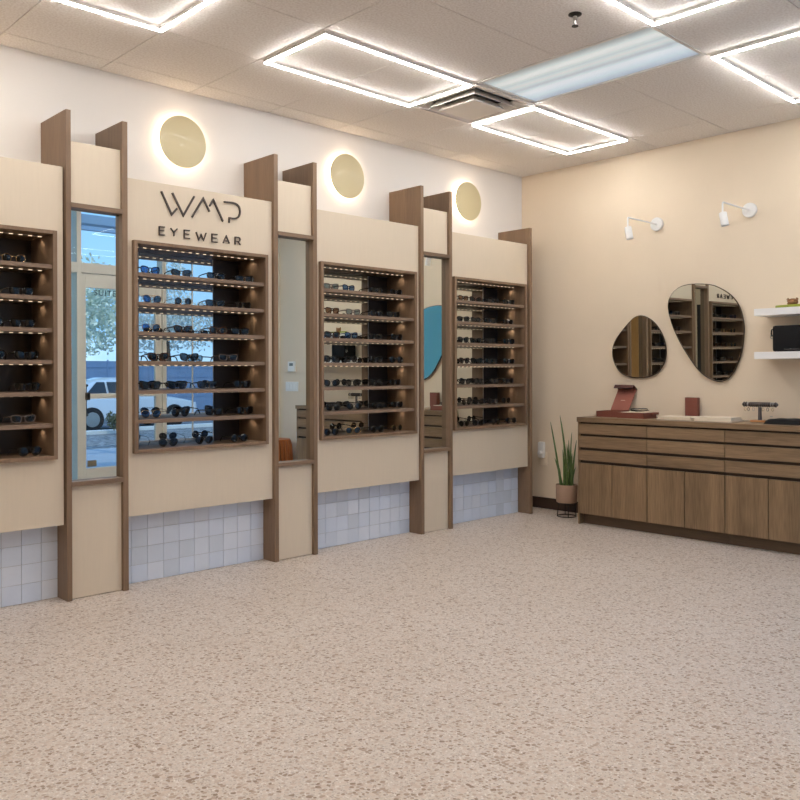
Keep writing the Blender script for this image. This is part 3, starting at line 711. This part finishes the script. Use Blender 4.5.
# black pouch
t = thing('folded_pouch', 'soft black folded pouch lying at the right edge of the worktop', 'pouch', (-.3, -2.6, ZW))
a = MB()
nu, nv = 30, 12
grid = []
for i in range(nu + 1):
    row = []
    for j in range(nv + 1):
        u, v = i / nu, j / nv
        edge = (1 - (2 * u - 1) ** 8) * (1 - (2 * v - 1) ** 6)
        z = .042 * max(edge, 0) ** .5 * (.92 + .05 * math.sin(9 * u + 3 * v) + .03 * math.sin(23 * u - 7 * v))
        row.append(a.b.verts.new((-.38 + .17 * v + .012 * math.sin(6 * u), -2.82 + .41 * u, ZW + max(z, .001))))
    grid.append(row)
for i in range(nu):
    for j in range(nv): a.b.faces.new((grid[i][j], grid[i + 1][j], grid[i + 1][j + 1], grid[i][j + 1]))
rim = [grid[i][0] for i in range(nu + 1)] + [grid[nu][j] for j in range(1, nv + 1)] + [grid[i][nv] for i in range(nu - 1, -1, -1)] + [grid[0][j] for j in range(nv - 1, 0, -1)]
a.b.faces.new(rim)
a.build('cloth', M['black_cloth'], t, True)
MB().lathe([(.009, 0), (.009, .003), (.006, .004)], (-.335, -2.45, ZW + .05), 14).build('snap', M['metal'], t)

# ------------------------------------------------------------------ wall mirrors (pebble shapes)
MIR = [[(-1.2505, 1.7066), (-1.2947, 1.6957), (-1.3502, 1.6642), (-1.3973, 1.6192), (-1.4361, 1.5608), (-1.463, 1.4961), (-1.4767, 1.425), (-1.4742, 1.3685), (-1.4586, 1.3121), (-1.4197, 1.2557), (-1.3648, 1.2202), (-1.3013, 1.2022), (-1.2369, 1.1971), (-1.1718, 1.1999), (-1.1058, 1.2168), (-1.0515, 1.25), (-1.0137, 1.3021), (-0.9927, 1.3543), (-0.9843, 1.4065), (-0.993, 1.4658), (-1.0228, 1.5243), (-1.0735, 1.5853), (-1.1319, 1.6453), (-1.1814, 1.6868), (-1.2181, 1.7032)], [(-1.7809, 1.9263), (-1.8649, 1.9123), (-1.9256, 1.8864), (-1.9908, 1.8448), (-2.0443, 1.7941), (-2.0866, 1.7238), (-2.1075, 1.6501), (-2.1178, 1.5669), (-2.1124, 1.4843), (-2.0964, 1.3915), (-2.0697, 1.3089), (-2.0323, 1.2362), (-1.9891, 1.1891), (-1.9347, 1.171), (-1.8797, 1.1782), (-1.8129, 1.21), (-1.7451, 1.2693), (-1.6764, 1.3621), (-1.6067, 1.4705), (-1.5479, 1.59), (-1.5147, 1.6853), (-1.5005, 1.758), (-1.503, 1.8076), (-1.5187, 1.8453), (-1.5546, 1.8891), (-1.6138, 1.9209), (-1.6895, 1.9313)]]
def cr(pts, n=5):
    out = []; N = len(pts)
    for i in range(N):
        p0, p1, p2, p3 = [Vector(pts[(i + k - 1) % N] + (0,)) for k in range(4)]
        for q in range(n):
            s = q / n
            out.append(.5 * ((2 * p1) + (-p0 + p2) * s + (2 * p0 - 5 * p1 + 4 * p2 - p3) * s * s + (-p0 + 3 * p1 - 3 * p2 + p3) * s ** 3))
    return out
for pts, lab in zip(MIR, ('small egg shaped mirror with thin bronze rim on the cream wall', 'large pebble shaped mirror with thin bronze rim on the cream wall')):
    loop = cr(pts); cy_ = sum(p.x for p in loop) / len(loop); cz_ = sum(p.y for p in loop) / len(loop)
    t = thing('wall_mirror', lab, 'mirror', (-.015, cy_, cz_), 'pebble mirrors on the cream wall')
    a = MB().prism([(-.026, p.x, p.y) for p in loop], (.016, 0, 0))
    R_ = Matrix.Rotation(-.0085, 3, 'Y'); pv = Vector((-.026, cy_, cz_))
    for v in a.b.verts: v.co = R_ @ (v.co - pv) + pv
    a.build('glass', M['dmirror'], t)
    MB().tube([(-.020, p.x, p.y) for p in loop], .0062, 8, True).build('rim', M['bronze'], t, True)
    MB().prism([(-.006, cy_ + (p.x - cy_) * .7, cz_ + (p.y - cz_) * .7) for p in loop], (.006, 0, 0)).build('backing', M['recess'], t)

# wall lamps --------------------------------------------------------
for ly, lz, lab in ((-1.394, 2.448, 'white spot lamp on long arm above the small egg shaped mirror'), (-2.158, 2.454, 'white spot lamp on long arm above and right of the large pebble mirror')):
    t = thing('wall_lamp', lab, 'wall lamp', (0, ly, lz), 'white spot lamps on the cream wall')
    L_ = .455
    MB().lathe([(.052, 0), (.055, -.004), (.055, -.020), (.050, -.024)], (0, ly, lz), 32, 'x').build('wall_plate', M['white'], t, True)
    MB().tube([(-.02, ly, lz), (-L_ + .012, ly, lz), (-L_ + .003, ly, lz - .003), (-L_, ly, lz - .014), (-L_, ly, lz - .075)], .0065, 10).build('arm', M['white'], t, True)
    a = MB().lathe([(.010, 0), (.025, -.004), (.027, -.008), (.027, -.1), (.024, -.1), (.022, -.085)], (0, 0, 0), 24)
    R_ = Matrix.Rotation(math.radians(-11), 3, 'X')
    for v in a.b.verts: v.co = R_ @ v.co + Vector((-L_, ly, lz - .072))
    a.build('lamp_head', M['white'], t, True)

# floating shelves --------------------------------------------------
for z0, z1, lab in ((1.643, 1.693, 'upper white floating shelf on cream wall at right edge'), (1.333, 1.383, 'lower white floating shelf on cream wall carrying the black bag')):
    tag(MB().box(-.25, -.001, -3.25, -2.292, z0, z1, .0025).build('floating_shelf', M['white_lacquer'], off=Vector((-.12, -2.77, z0))), lab, 'shelf', 'white floating shelves')
# bag
t = thing('black_bag', 'boxy black leather bag standing on the lower white shelf', 'bag', (-.16, -2.53, 1.3835))
MB().box(-.235, -.06, -2.64, -2.415, 1.3835, 1.568, .016).build('body', M['black_cloth'], t, True)
MB().box(-.238, -.235, -2.62, -2.50, 1.392, 1.402, .001).tube([(-.2365, -2.595, 1.40), (-.2365, -2.595, 1.555)], .0025, 6).build('piping', M['black'], t)
MB().tube([(-.21, -2.416, 1.545), (-.21, -2.403, 1.540), (-.21, -2.399, 1.515), (-.21, -2.405, 1.492)], .005, 8).build('strap_loop', M['black'], t, True)
MB().tube([(-.21, -2.405 + .012 * math.sin(2 * PI * q / 14), 1.49 - .014 * math.cos(2 * PI * q / 14)) for q in range(14)], .003, 8, True).build('buckle', M['metal'], t, True)
# green tray and ornament
t = thing('leaf_tray', 'flat bright green leaf shaped tray on the upper white shelf', 'tray', (-.15, -2.62, 1.6935))
a = MB(); ring = []
for k in range(28):
    an = 2 * PI * k / 28
    ring.append((-.19 + .055 * math.sin(an) * (1 - .25 * math.cos(an)), -2.60 + .18 * math.cos(an), 1.6935))
a.prism(ring, (0, 0, .018)); a.build('tray', mat('bright green glaze', (142, 150, 52), .4, var=.2, vscale=20), t)
t = thing('bow_ornament', 'small brown knotted bow ornament sitting on the green leaf tray', 'ornament', (-.205, -2.545, 1.7117))
bm_ = mat('brown woven straw', (142, 100, 62), .7, bump=.5, bscale=120)
MB().tube([(-.205, -2.545 + .03 * math.cos(q), 1.730 + .015 * math.sin(q)) for q in [PI * .15 * k for k in range(14)]], .011, 8).build('loop', bm_, t, True)
MB().lathe([(.004, 0), (.022, .004), (.026, .014), (.018, .024), (.010, .030)], (-.205, -2.545, 1.7117), 16).build('knot', bm_, t, True)
MB().tube([(-.205, -2.57, 1.733), (-.205, -2.58, 1.750), (-.205, -2.572, 1.756)], .007, 8).tube([(-.205, -2.52, 1.733), (-.205, -2.51, 1.750), (-.205, -2.518, 1.756)], .007, 8).build('tip', bm_, t, True)

# outlet, plug ------------------------------------------------------
t = thing('wall_outlet', 'almond wall outlet low on cream wall beside the end board', 'outlet', (0, -.225, .45))
MB().box(-.006, 0, -.285, -.211, .395, .515, .002).build('cover_plate', M['plate'], t)
MB().box(-.008, -.006, -.265, -.231, .412, .445, .002).build('socket', M['plate'], t)
t = thing('plug_in_freshener', 'white plug in air freshener fitted to the outlet beside end board', 'air freshener', (-.03, -.222, .53))
MB().box(-.05, -.0065, -.272, -.210, .462, .61, .014).build('case', M['white'], t, True)
MB().lathe([(.012, -.05), (.022, -.055), (.022, -.075), (.016, -.08)], (0, -.250, .51), 20, 'x').build('bulb', M['white'], t, True)
# thermostat and switches (seen in the second tower mirror)
t = thing('thermostat', 'white wall thermostat reflected in the second mirror tower', 'thermostat', (0, -4.21, 1.33))
MB().box(-.025, .002, -4.285, -4.14, 1.265, 1.39, .006).build('case', M['white'], t)
MB().box(-.0262, -.025, -4.25, -4.175, 1.335, 1.37).build('screen', mat('grey screen', (98, 108, 106), .3), t)
t = thing('light_switch_plate', 'white switch plate below the thermostat reflected in mirror tower', 'switch', (0, -4.23, 1.08))
MB().box(-.006, 0, -4.355, -4.095, 1.02, 1.138, .002).build('cover_plate', M['white'], t)
for k in range(4): MB().box(-.010, -.006, -4.34 + k * .062, -4.30 + k * .062, 1.045, 1.113, .002).build('switch', M['white'], t)
t = thing('wall_outlet', 'white outlet low on the wall below the switch plate', 'outlet', (0, -4.1, .45))
MB().box(-.006, 0, -4.137, -4.063, .395, .515, .002).build('cover_plate', M['white'], t)
MB().box(-.008, -.006, -4.117, -4.083, .412, .445, .002).build('socket', M['white'], t)
# slatted stool
t = thing('slatted_stool', 'orange brown slatted wooden drum stool reflected in second mirror tower', 'stool', (-.24, -4.22, 0))
cxs, cys = -.26, -4.24
MB().lathe([(.17, 0), (.185, .02), (.2, .2), (.185, .40), (.17, .41)], (cxs, cys, 0), 32).build('drum', M['recess'], t)
for k in range(26):
    an = 2 * PI * k / 26
    MB().tube([(cxs + r * math.cos(an), cys + r * math.sin(an), z) for r, z in ((.18, .005), (.196, .05), (.209, .2), (.196, .37), (.182, .415))], .02, 6).build('slat', M['orange_wood'], t, True)
MB().lathe([(.19, .412), (.196, .42), (.196, .432), (.19, .44)], (cxs, cys, 0), 32).build('seat', M['orange_wood'], t, True)

# ------------------------------------------------------------------ plant on wire stand
px_, py_ = -.227, -.655
t = thing('plant_stand', 'black wire plant stand on the floor beside the counter', 'plant stand', (px_, py_, 0))
MB().tube([(px_ + .08 * math.cos(2 * PI * k / 32), py_ + .08 * math.sin(2 * PI * k / 32), .005) for k in range(32)], .004, 8, True).build('foot_ring', M['black_metal'], t, True)
MB().tube([(px_ + .07 * math.cos(2 * PI * k / 32), py_ + .07 * math.sin(2 * PI * k / 32), .118) for k in range(32)], .004, 8, True).build('top_ring', M['black_metal'], t, True)
for k in range(4):
    an = PI / 4 + k * PI / 2
    MB().tube([(px_ + .08 * math.cos(an), py_ + .08 * math.sin(an), .005), (px_ + .07 * math.cos(an), py_ + .07 * math.sin(an), .118)], .0038, 8).build('leg', M['black_metal'], t, True)
t = thing('potted_plant', 'spiky green plant in round taupe pot on a wire stand', 'plant', (px_, py_, .122))
MB().lathe([(.076, 0), (.086, .004), (.090, .02), (.092, .150), (.090, .155), (.084, .155), (.082, .13)], (px_, py_, .1222), 40).build('pot', M['clay'], t, True)
MB().lathe([(.080, .0), (.081, .012)], (px_, py_, .245), 24).build('soil', M['soil'], t)
R2 = Vector((rt.x, rt.y, 0)).normalized(); D2 = Vector((fw.x, fw.y, 0)).normalized()
LEAF = [(-.045, -.135, .815, .010, .02), (.0, -.065, .875, .012, -.03), (.03, .06, .72, .009, .03), (.045, .085, .66, .009, -.02), (-.03, -.10, .50, .010, .03), (-.02, -.05, .58, .011, -.04),
        (.01, -.01, .60, .011, .05), (.05, .085, .42, .010, .02), (.03, .04, .55, .011, -.05), (-.01, -.02, .52, .012, .0), (.02, .03, .66, .010, .02), (-.045, -.07, .42, .010, -.03), (.055, .06, .50, .010, .05), (.0, .02, .47, .011, -.02), (.035, .02, .62, .012, .04)]
for b0, tipx, z1, r, dd in LEAF:
    z0 = .25; pts = []; rs = []
    for q in range(9):
        s = q / 8
        off = b0 + (tipx - b0) * s ** 1.4
        P = Vector((px_, py_, 0)) + R2 * off + D2 * (dd * (.6 + .8 * s)); P.z = z0 + (z1 - z0) * s
        P += R2 * (.006 * math.sin(3 * s + b0 * 60))
        if P.x > -.02: P.x = -.02
        pts.append(P); rs.append(r * (1 - s) ** .45 * .95 + .0012)
    MB().tube(pts, rs, 8).build('leaf', M['leaf'], t, True)

# far end of the shop, seen twice reflected in the pebble mirrors
struct(MB().box(XW - .01, XW + .03, -4.02, -3.15, 0, 2.46, .004).build('door_2', mat('black door', (24, 24, 26), .45)))
t = thing('tall_cabinet', 'tall orange brown wooden cabinet at the far wall, reflected in the egg shaped mirror', 'cabinet', (XW + .2, -5.6, 0))
MB().box(XW + .002, XW + .38, -6.1, -5.15, 0, 2.6, .003).build('body', M['gold_wood'], t)
MB().box(XW + .381, XW + .40, -6.098, -5.627, .06, 2.58, .002).build('door', M['gold_wood'], t)
MB().box(XW + .381, XW + .40, -5.623, -5.152, .06, 2.58, .002).build('door', M['gold_wood'], t)
MB().box(XW + .40, XW + .42, -5.60, -5.45, 1.50, 1.58, .004).build('handle', M['metal'], t)
# ------------------------------------------------------------------ storefront
d0, d1 = FY - .13, FY + .015
struct(MB().box(XR, -3.30, FY - .12, FY, 0, H + .3).build('wall_front', M['cream_wall']))
struct(MB().box(-3.30, 0, FY - .12, FY, H - .02, H + .3).build('trim_1', M['frame_paint']))
fr = MB()
for x0, x1 in ((-3.30, -3.25), (-2.60, -2.553), (-1.34, -1.29), (-.05, 0)): fr.box(x0, x1, d0, d1, 0, H, .002)
fr.box(-.938, -.926, FY - .012, FY + .006, 0, H)
for x0, x1 in ((-3.25, -2.60), (-2.553, -1.34), (-1.29, -.938), (-.926, -.05)):
    fr.box(x0, x1, d0, d1, 2.318, 2.422, .002); fr.box(x0, x1, d0, d1, H - .07, H - .02, .002)
for x0, x1 in ((-3.25, -2.60), (-1.29, -.938), (-.926, -.05)): fr.box(x0, x1, d0, d1, 0, .09, .002)
w = struct(fr.build('window_1', M['frame_paint']))
gl = MB()
for x0, x1 in ((-3.25, -2.60), (-1.29, -.938), (-.926, -.05)): gl.box(x0, x1, FY - .006, FY + .0, .09, 2.318)
for x0, x1 in ((-3.25, -2.60), (-2.553, -1.34), (-1.29, -.938), (-.926, -.05)): gl.box(x0, x1, FY - .006, FY + .0, 2.422, H - .07)
gl.build('pane', M['glass'], w)
dr = MB(); a, b_ = -2.553, -1.34; y0, y1 = FY - .05, FY - .005
dr.box(a + .003, a + .055, y0, y1, .01, 2.312, .002).box(b_ - .085, b_ - .003, y0, y1, .01, 2.312, .002)
dr.box(a + .055, b_ - .085, y0, y1, 2.165, 2.312, .002).box(a + .055, b_ - .085, y0, y1, .01, .235, .002)
dd = struct(dr.build('door_1', M['frame_paint']))
MB().box(a + .055, b_ - .085, FY - .031, FY - .025, .235, 2.165).build('pane', M['glass'], dd)
MB().box(a + .05, b_ - .08, FY + .02, FY + .05, .978, 1.032, .004).build('push_bar', M['frame_paint'], dd)
MB().box(a + .045, a + .075, FY - .01, FY + .055, .965, 1.045, .003).build('latch', M['frame_dark'], dd)
MB().tube([(a + .09, FY - .06, .80), (a + .09, FY - .10, .82), (a + .09, FY - .10, 1.10), (a + .09, FY - .06, 1.12)], .014, 8).build('pull_handle', M['frame_dark'], dd, True)
MB().box(a + .075, a + .175, FY - .026, FY - .0245, .248, .315).build('sticker', mat('tan sticker', (136, 124, 104), .6), dd)
cu = bpy.data.curves.new('lettering', 'FONT'); cu.body = 'SUITE'; cu.size = .088; cu.extrude = .0006; cu.space_character = 1.15
cu.materials.append(mat('grey vinyl', (72, 80, 78), .5))
lo = bpy.data.objects.new('lettering', cu); C.objects.link(lo); lo.parent = dd
lo.location = (-2.395, FY - .033, 2.088); lo.rotation_euler = (PI / 2, 0, 0)

# ------------------------------------------------------------------ outside
struct(MB().box(XR + .121, XR + .14, YB, FY - .125, -.02, H + .3).build('wall_teal_backdrop', mat('added teal backdrop', (164, 222, 206), .8)))  # added sheet, its teal stands in for daylit glass in the mirrors
struct(MB().box(-16, 16, -9.5, FY - .12, -.14, -.02).build('ground_pavement', mat('pale pavement', (176, 182, 188), .8, var=.05)))
def gravel():
    m = mat('gravel', (120, 118, 114), .95); nt = m.node_tree; b = nt.nodes['Principled BSDF']
    tc = nt.nodes.new('ShaderNodeTexCoord'); v = nt.nodes.new('ShaderNodeTexVoronoi'); v.inputs['Scale'].default_value = 16
    nt.links.new(tc.outputs['Object'], v.inputs['Vector'])
    r = nt.nodes.new('ShaderNodeValToRGB'); r.color_ramp.elements[0].color = lin((66, 66, 66)); r.color_ramp.elements[1].color = lin((184, 182, 178))
    nt.links.new(v.outputs['Color'], r.inputs[0]); nt.links.new(r.outputs[0], b.inputs['Base Color'])
    return m
struct(MB().box(-14, 14, -13.0, -9.5, -.14, -.03).build('ground_gravel', gravel()))
struct(MB().box(-14, 14, -13.18, -13.0, -.30, .05, .01).build('ground_kerb', mat('white kerb', (236, 236, 232), .7)))
struct(MB().box(-40, 40, -60, -13.18, -.42, -.30).build('ground_road', mat('asphalt', (120, 124, 130), .9, var=.08, vscale=4)))
a = MB().box(-30, 30, -27.3, -27, -.3, 1.75)
for k in range(4): a.box(-30, 30, -27.0, -26.98, .3 + k * .4, .32 + k * .4)
for k in range(30): a.box(-30 + k * 2, -29.95 + k * 2, -27.0, -26.975, -.3, 1.8)
struct(a.build('wall_yard', mat('blue grey block wall', (128, 152, 182), .9, var=.08, vscale=2)))
a = MB().box(-8, 8, -7.4, -7.2, 3.34, 3.47, .01)
for k in range(6): a.box(-6 + k * 2.2, -5.9 + k * 2.2, -9.0, -4.7, 3.47, 3.55)
a.box(-8, 8, -9.0, -8.9, 3.55, 3.62).box(-8, 8, -6.0, -5.9, 3.55, 3.6)
struct(a.build('roof_canopy', mat('grey steel canopy', (150, 172, 192), .5)))

# parked car --------------------------------------------------------
car = thing('car', 'pale silver parked car seen through the door in tower mirror', 'car', (4.65, -18.5, -.30))
paint = mat('silver paint', (214, 220, 226), .3, .0, coat=.8)
tint = mat('car glass', (28, 36, 42), .05, coat=.6)
CX, CYc, CZ = 4.65, -18.5, -.30
# stations along the length: x, half width, z bottom, z shoulder, z roof, half width roof
stn = [(-2.2, .72, .34, .74, .80, .62), (-2.12, .82, .28, .90, .96, .70), (-1.75, .87, .22, .95, 1.04, .70), (-1.2, .89, .2, .94, 1.34, .62), (-.7, .90, .2, .93, 1.45, .62), (0, .90, .2, .92, 1.44, .62), (.55, .89, .2, .90, 1.30, .64),
       (1.1, .88, .2, .86, .92, .76), (1.6, .86, .2, .80, .84, .76), (2.1, .80, .25, .70, .74, .70), (2.2, .70, .32, .62, .64, .62)]
m_ = MB(); rings = []
for (x, w_, zb, zs, zr, wr) in stn:
    sec = [(-w_ * .85, zb), (-w_, zb + .15), (-w_, zs - .12), (-w_ * .97, zs), (-wr, zr - .05), (-wr * .75, zr), (wr * .75, zr), (wr, zr - .05), (w_ * .97, zs), (w_, zs - .12), (w_, zb + .15), (w_ * .85, zb)]
    rings.append([m_.b.verts.new((CX + x, CYc + y, CZ + z)) for y, z in sec])
for A, B in zip(rings, rings[1:]):
    for k in range(12): m_.b.faces.new((A[k], A[(k + 1) % 12], B[(k + 1) % 12], B[k]))
m_.b.faces.new(rings[0][::-1]); m_.b.faces.new(rings[-1])
m_.build('body', paint, car, True)
for sg in (-1, 1):
    for (xa, xb, xc, xd) in ((-1.55, -.92, -.92, -1.14), (-.86, -.06, -.06, -.86), (.0, .82, .42, .0)):
        def yy(x, z): return CYc + sg * (.885 - (z - .92) * .52 + .006)
        zt = 1.33
        m_ = MB().prism([(CX + xa, yy(0, .96), CZ + .96), (CX + xb, yy(0, .96), CZ + .96), (CX + xc, yy(0, zt), CZ + zt), (CX + xd, yy(0, zt), CZ + zt)], (0, sg * .006, 0))
        m_.build('window', tint, car)
m_ = MB().prism([(CX + 1.08, CYc - .68, CZ + .95), (CX + 1.08, CYc + .68, CZ + .95), (CX + .58, CYc + .58, CZ + 1.31), (CX + .58, CYc - .58, CZ + 1.31)], (.012, 0, .012)); m_.build('windshield', tint, car)
for x in (-1.35, 1.35):
    for sg in (-1, 1):
        wl = MB().lathe([(.2, -.1), (.31, -.1), (.33, -.07), (.33, .07), (.31, .1), (.2, .1)], (CX + x, CYc + sg * .82, CZ + .33), 28, 'y').build('wheel', mat('tyre rubber', (30, 30, 32), .8), car, True)
        MB().lathe([(.2, -.105), (.2, .105)], (CX + x, CYc + sg * .82, CZ + .33), 20, 'y').build('hub_cap', M['metal'], wl)
for sg in (-1, 1): MB().box(CX + 2.05, CX + 2.16, CYc + sg * .58 - .14, CYc + sg * .58 + .14, CZ + .6, CZ + .7, .02).build('headlight', M['white'], car)

# trees and planter --------------------------------------------------
leafm = [mat('leaf olive', (226, 236, 208), .7, var=.3, vscale=9), mat('leaf grey green', (232, 240, 222), .7, var=.3, vscale=9)]
def leafage(c, R, n, size, seed, m, par, flat=1.0):
    r = random.Random(seed); b = MB()
    blobs = [(Vector((r.gauss(0, .45) * R, r.gauss(0, .45) * R, r.gauss(0, .38) * R * flat)), R * r.uniform(.25, .5)) for _ in range(14)]
    for _ in range(n):
        o, rad = r.choice(blobs)
        d = Vector((r.gauss(0, 1), r.gauss(0, 1), r.gauss(0, 1))).normalized() * rad * r.uniform(.6, 1)
        p = Vector(c) + o + d
        u = Vector((r.gauss(0, 1), r.gauss(0, 1), r.gauss(0, 1))).normalized(); v = u.orthogonal().normalized()
        s = size * r.uniform(.6, 1.3)
        b.quad(p - u * s, p + v * s * .45, p + u * s, p - v * s * .45)
    return b.build('foliage', m, par)
for k, (x, y, h_, R, lab) in enumerate(((5.0, -22.5, 3.3, 2.0, 'leafy tree behind the parked car seen through the door'), (12.5, -30, 4.0, 2.2, 'tall tree beyond the block wall outside'), (2.5, -31, 3.6, 2.2, 'tree beyond the block wall at left of the glass door reflection'), (-8, -30, 3.8, 2.2, 'tree beyond the block wall seen through the sidelight'))):
    t = thing('tree', lab, 'tree', (x, y, -.3), 'trees outside')
    MB().tube([(x, y, -.3), (x + .1, y, h_ * .3), (x - .05, y, h_ * .6), (x, y, h_ * .95)], [.16, .13, .1, .05], 10).build('trunk', mat('bark', (96, 80, 66), .9), t, True)
    leafage((x, y, h_), R, 4200, .095, k + 3, leafm[k % 2], t)
t = thing('planter_shrub', 'low green shrub on the gravel outside seen through the door', 'shrub', (1.72, -12.5, -.03))
leafage((1.72, -12.5, .26), .26, 900, .04, 41, mat('shrub leaf', (112, 112, 84), .8, var=.4, vscale=20), t)
MB().tube([(1.72, -12.5, -.03), (1.72, -12.5, .35)], .03, 8).build('stem', mat('shrub stem', (90, 76, 60), .9), t)

# ------------------------------------------------------------------ daylight
wd = bpy.data.worlds.new('sky'); S.world = wd; wd.use_nodes = True
nt = wd.node_tree; bg = nt.nodes['Background']
tc = nt.nodes.new('ShaderNodeTexCoord'); sp = nt.nodes.new('ShaderNodeSeparateXYZ'); nt.links.new(tc.outputs['Generated'], sp.inputs[0])
cl = nt.nodes.new('ShaderNodeTexNoise'); cl.inputs['Scale'].default_value = 3.2; cl.inputs['Detail'].default_value = 7
mp = nt.nodes.new('ShaderNodeMapping'); mp.inputs['Scale'].default_value = (1, 1, 3.5); nt.links.new(tc.outputs['Generated'], mp.inputs[0]); nt.links.new(mp.outputs[0], cl.inputs['Vector'])
r = nt.nodes.new('ShaderNodeValToRGB'); r.color_ramp.elements[0].position = .0; r.color_ramp.elements[1].position = .7
r.color_ramp.elements[0].color = lin((150, 194, 236)); r.color_ramp.elements[1].color = lin((92, 146, 216))
nt.links.new(sp.outputs[2], r.inputs[0])
cr_ = nt.nodes.new('ShaderNodeValToRGB'); cr_.color_ramp.elements[0].position = .5; cr_.color_ramp.elements[1].position = .68
nt.links.new(cl.outputs['Fac'], cr_.inputs[0])
mx = nt.nodes.new('ShaderNodeMix'); mx.data_type = 'RGBA'; mx.inputs[7].default_value = (.62, .76, .92, 1)
nt.links.new(cr_.outputs[0], mx.inputs[0]); nt.links.new(r.outputs[0], mx.inputs[6])
nt.links.new(mx.outputs[2], bg.inputs[0]); bg.inputs[1].default_value = 2.1
sd = bpy.data.lights.new('sun', 'SUN'); sd.energy = 1.5; sd.angle = .01; sd.color = (1, .96, .9)
so = bpy.data.objects.new('sun', sd); C.objects.link(so); so.location = (0, 6, 12)
so.rotation_euler = Vector((.35, -.75, -.95)).to_track_quat('-Z', 'Y').to_euler()

# ------------------------------------------------------------------ camera
cd = bpy.data.cameras.new('camera'); cam = bpy.data.objects.new('camera', cd); C.objects.link(cam)
mw = Matrix((rt, up, -fw)).transposed().to_4x4(); mw.translation = CAM
cam.matrix_world = mw
cd.sensor_fit = 'HORIZONTAL'; cd.sensor_width = 36; cd.lens = F_ / 800 * 36
cd.shift_y = -(400 - CY0) / 800; cd.shift_x = 0
cd.clip_start = .05; cd.clip_end = 300
S.camera = cam
S.view_settings.view_transform = 'Standard'; S.view_settings.look = 'None'; S.view_settings.gamma = 1; S.view_settings.use_curve_mapping = False
S.view_settings.exposure = 0.0
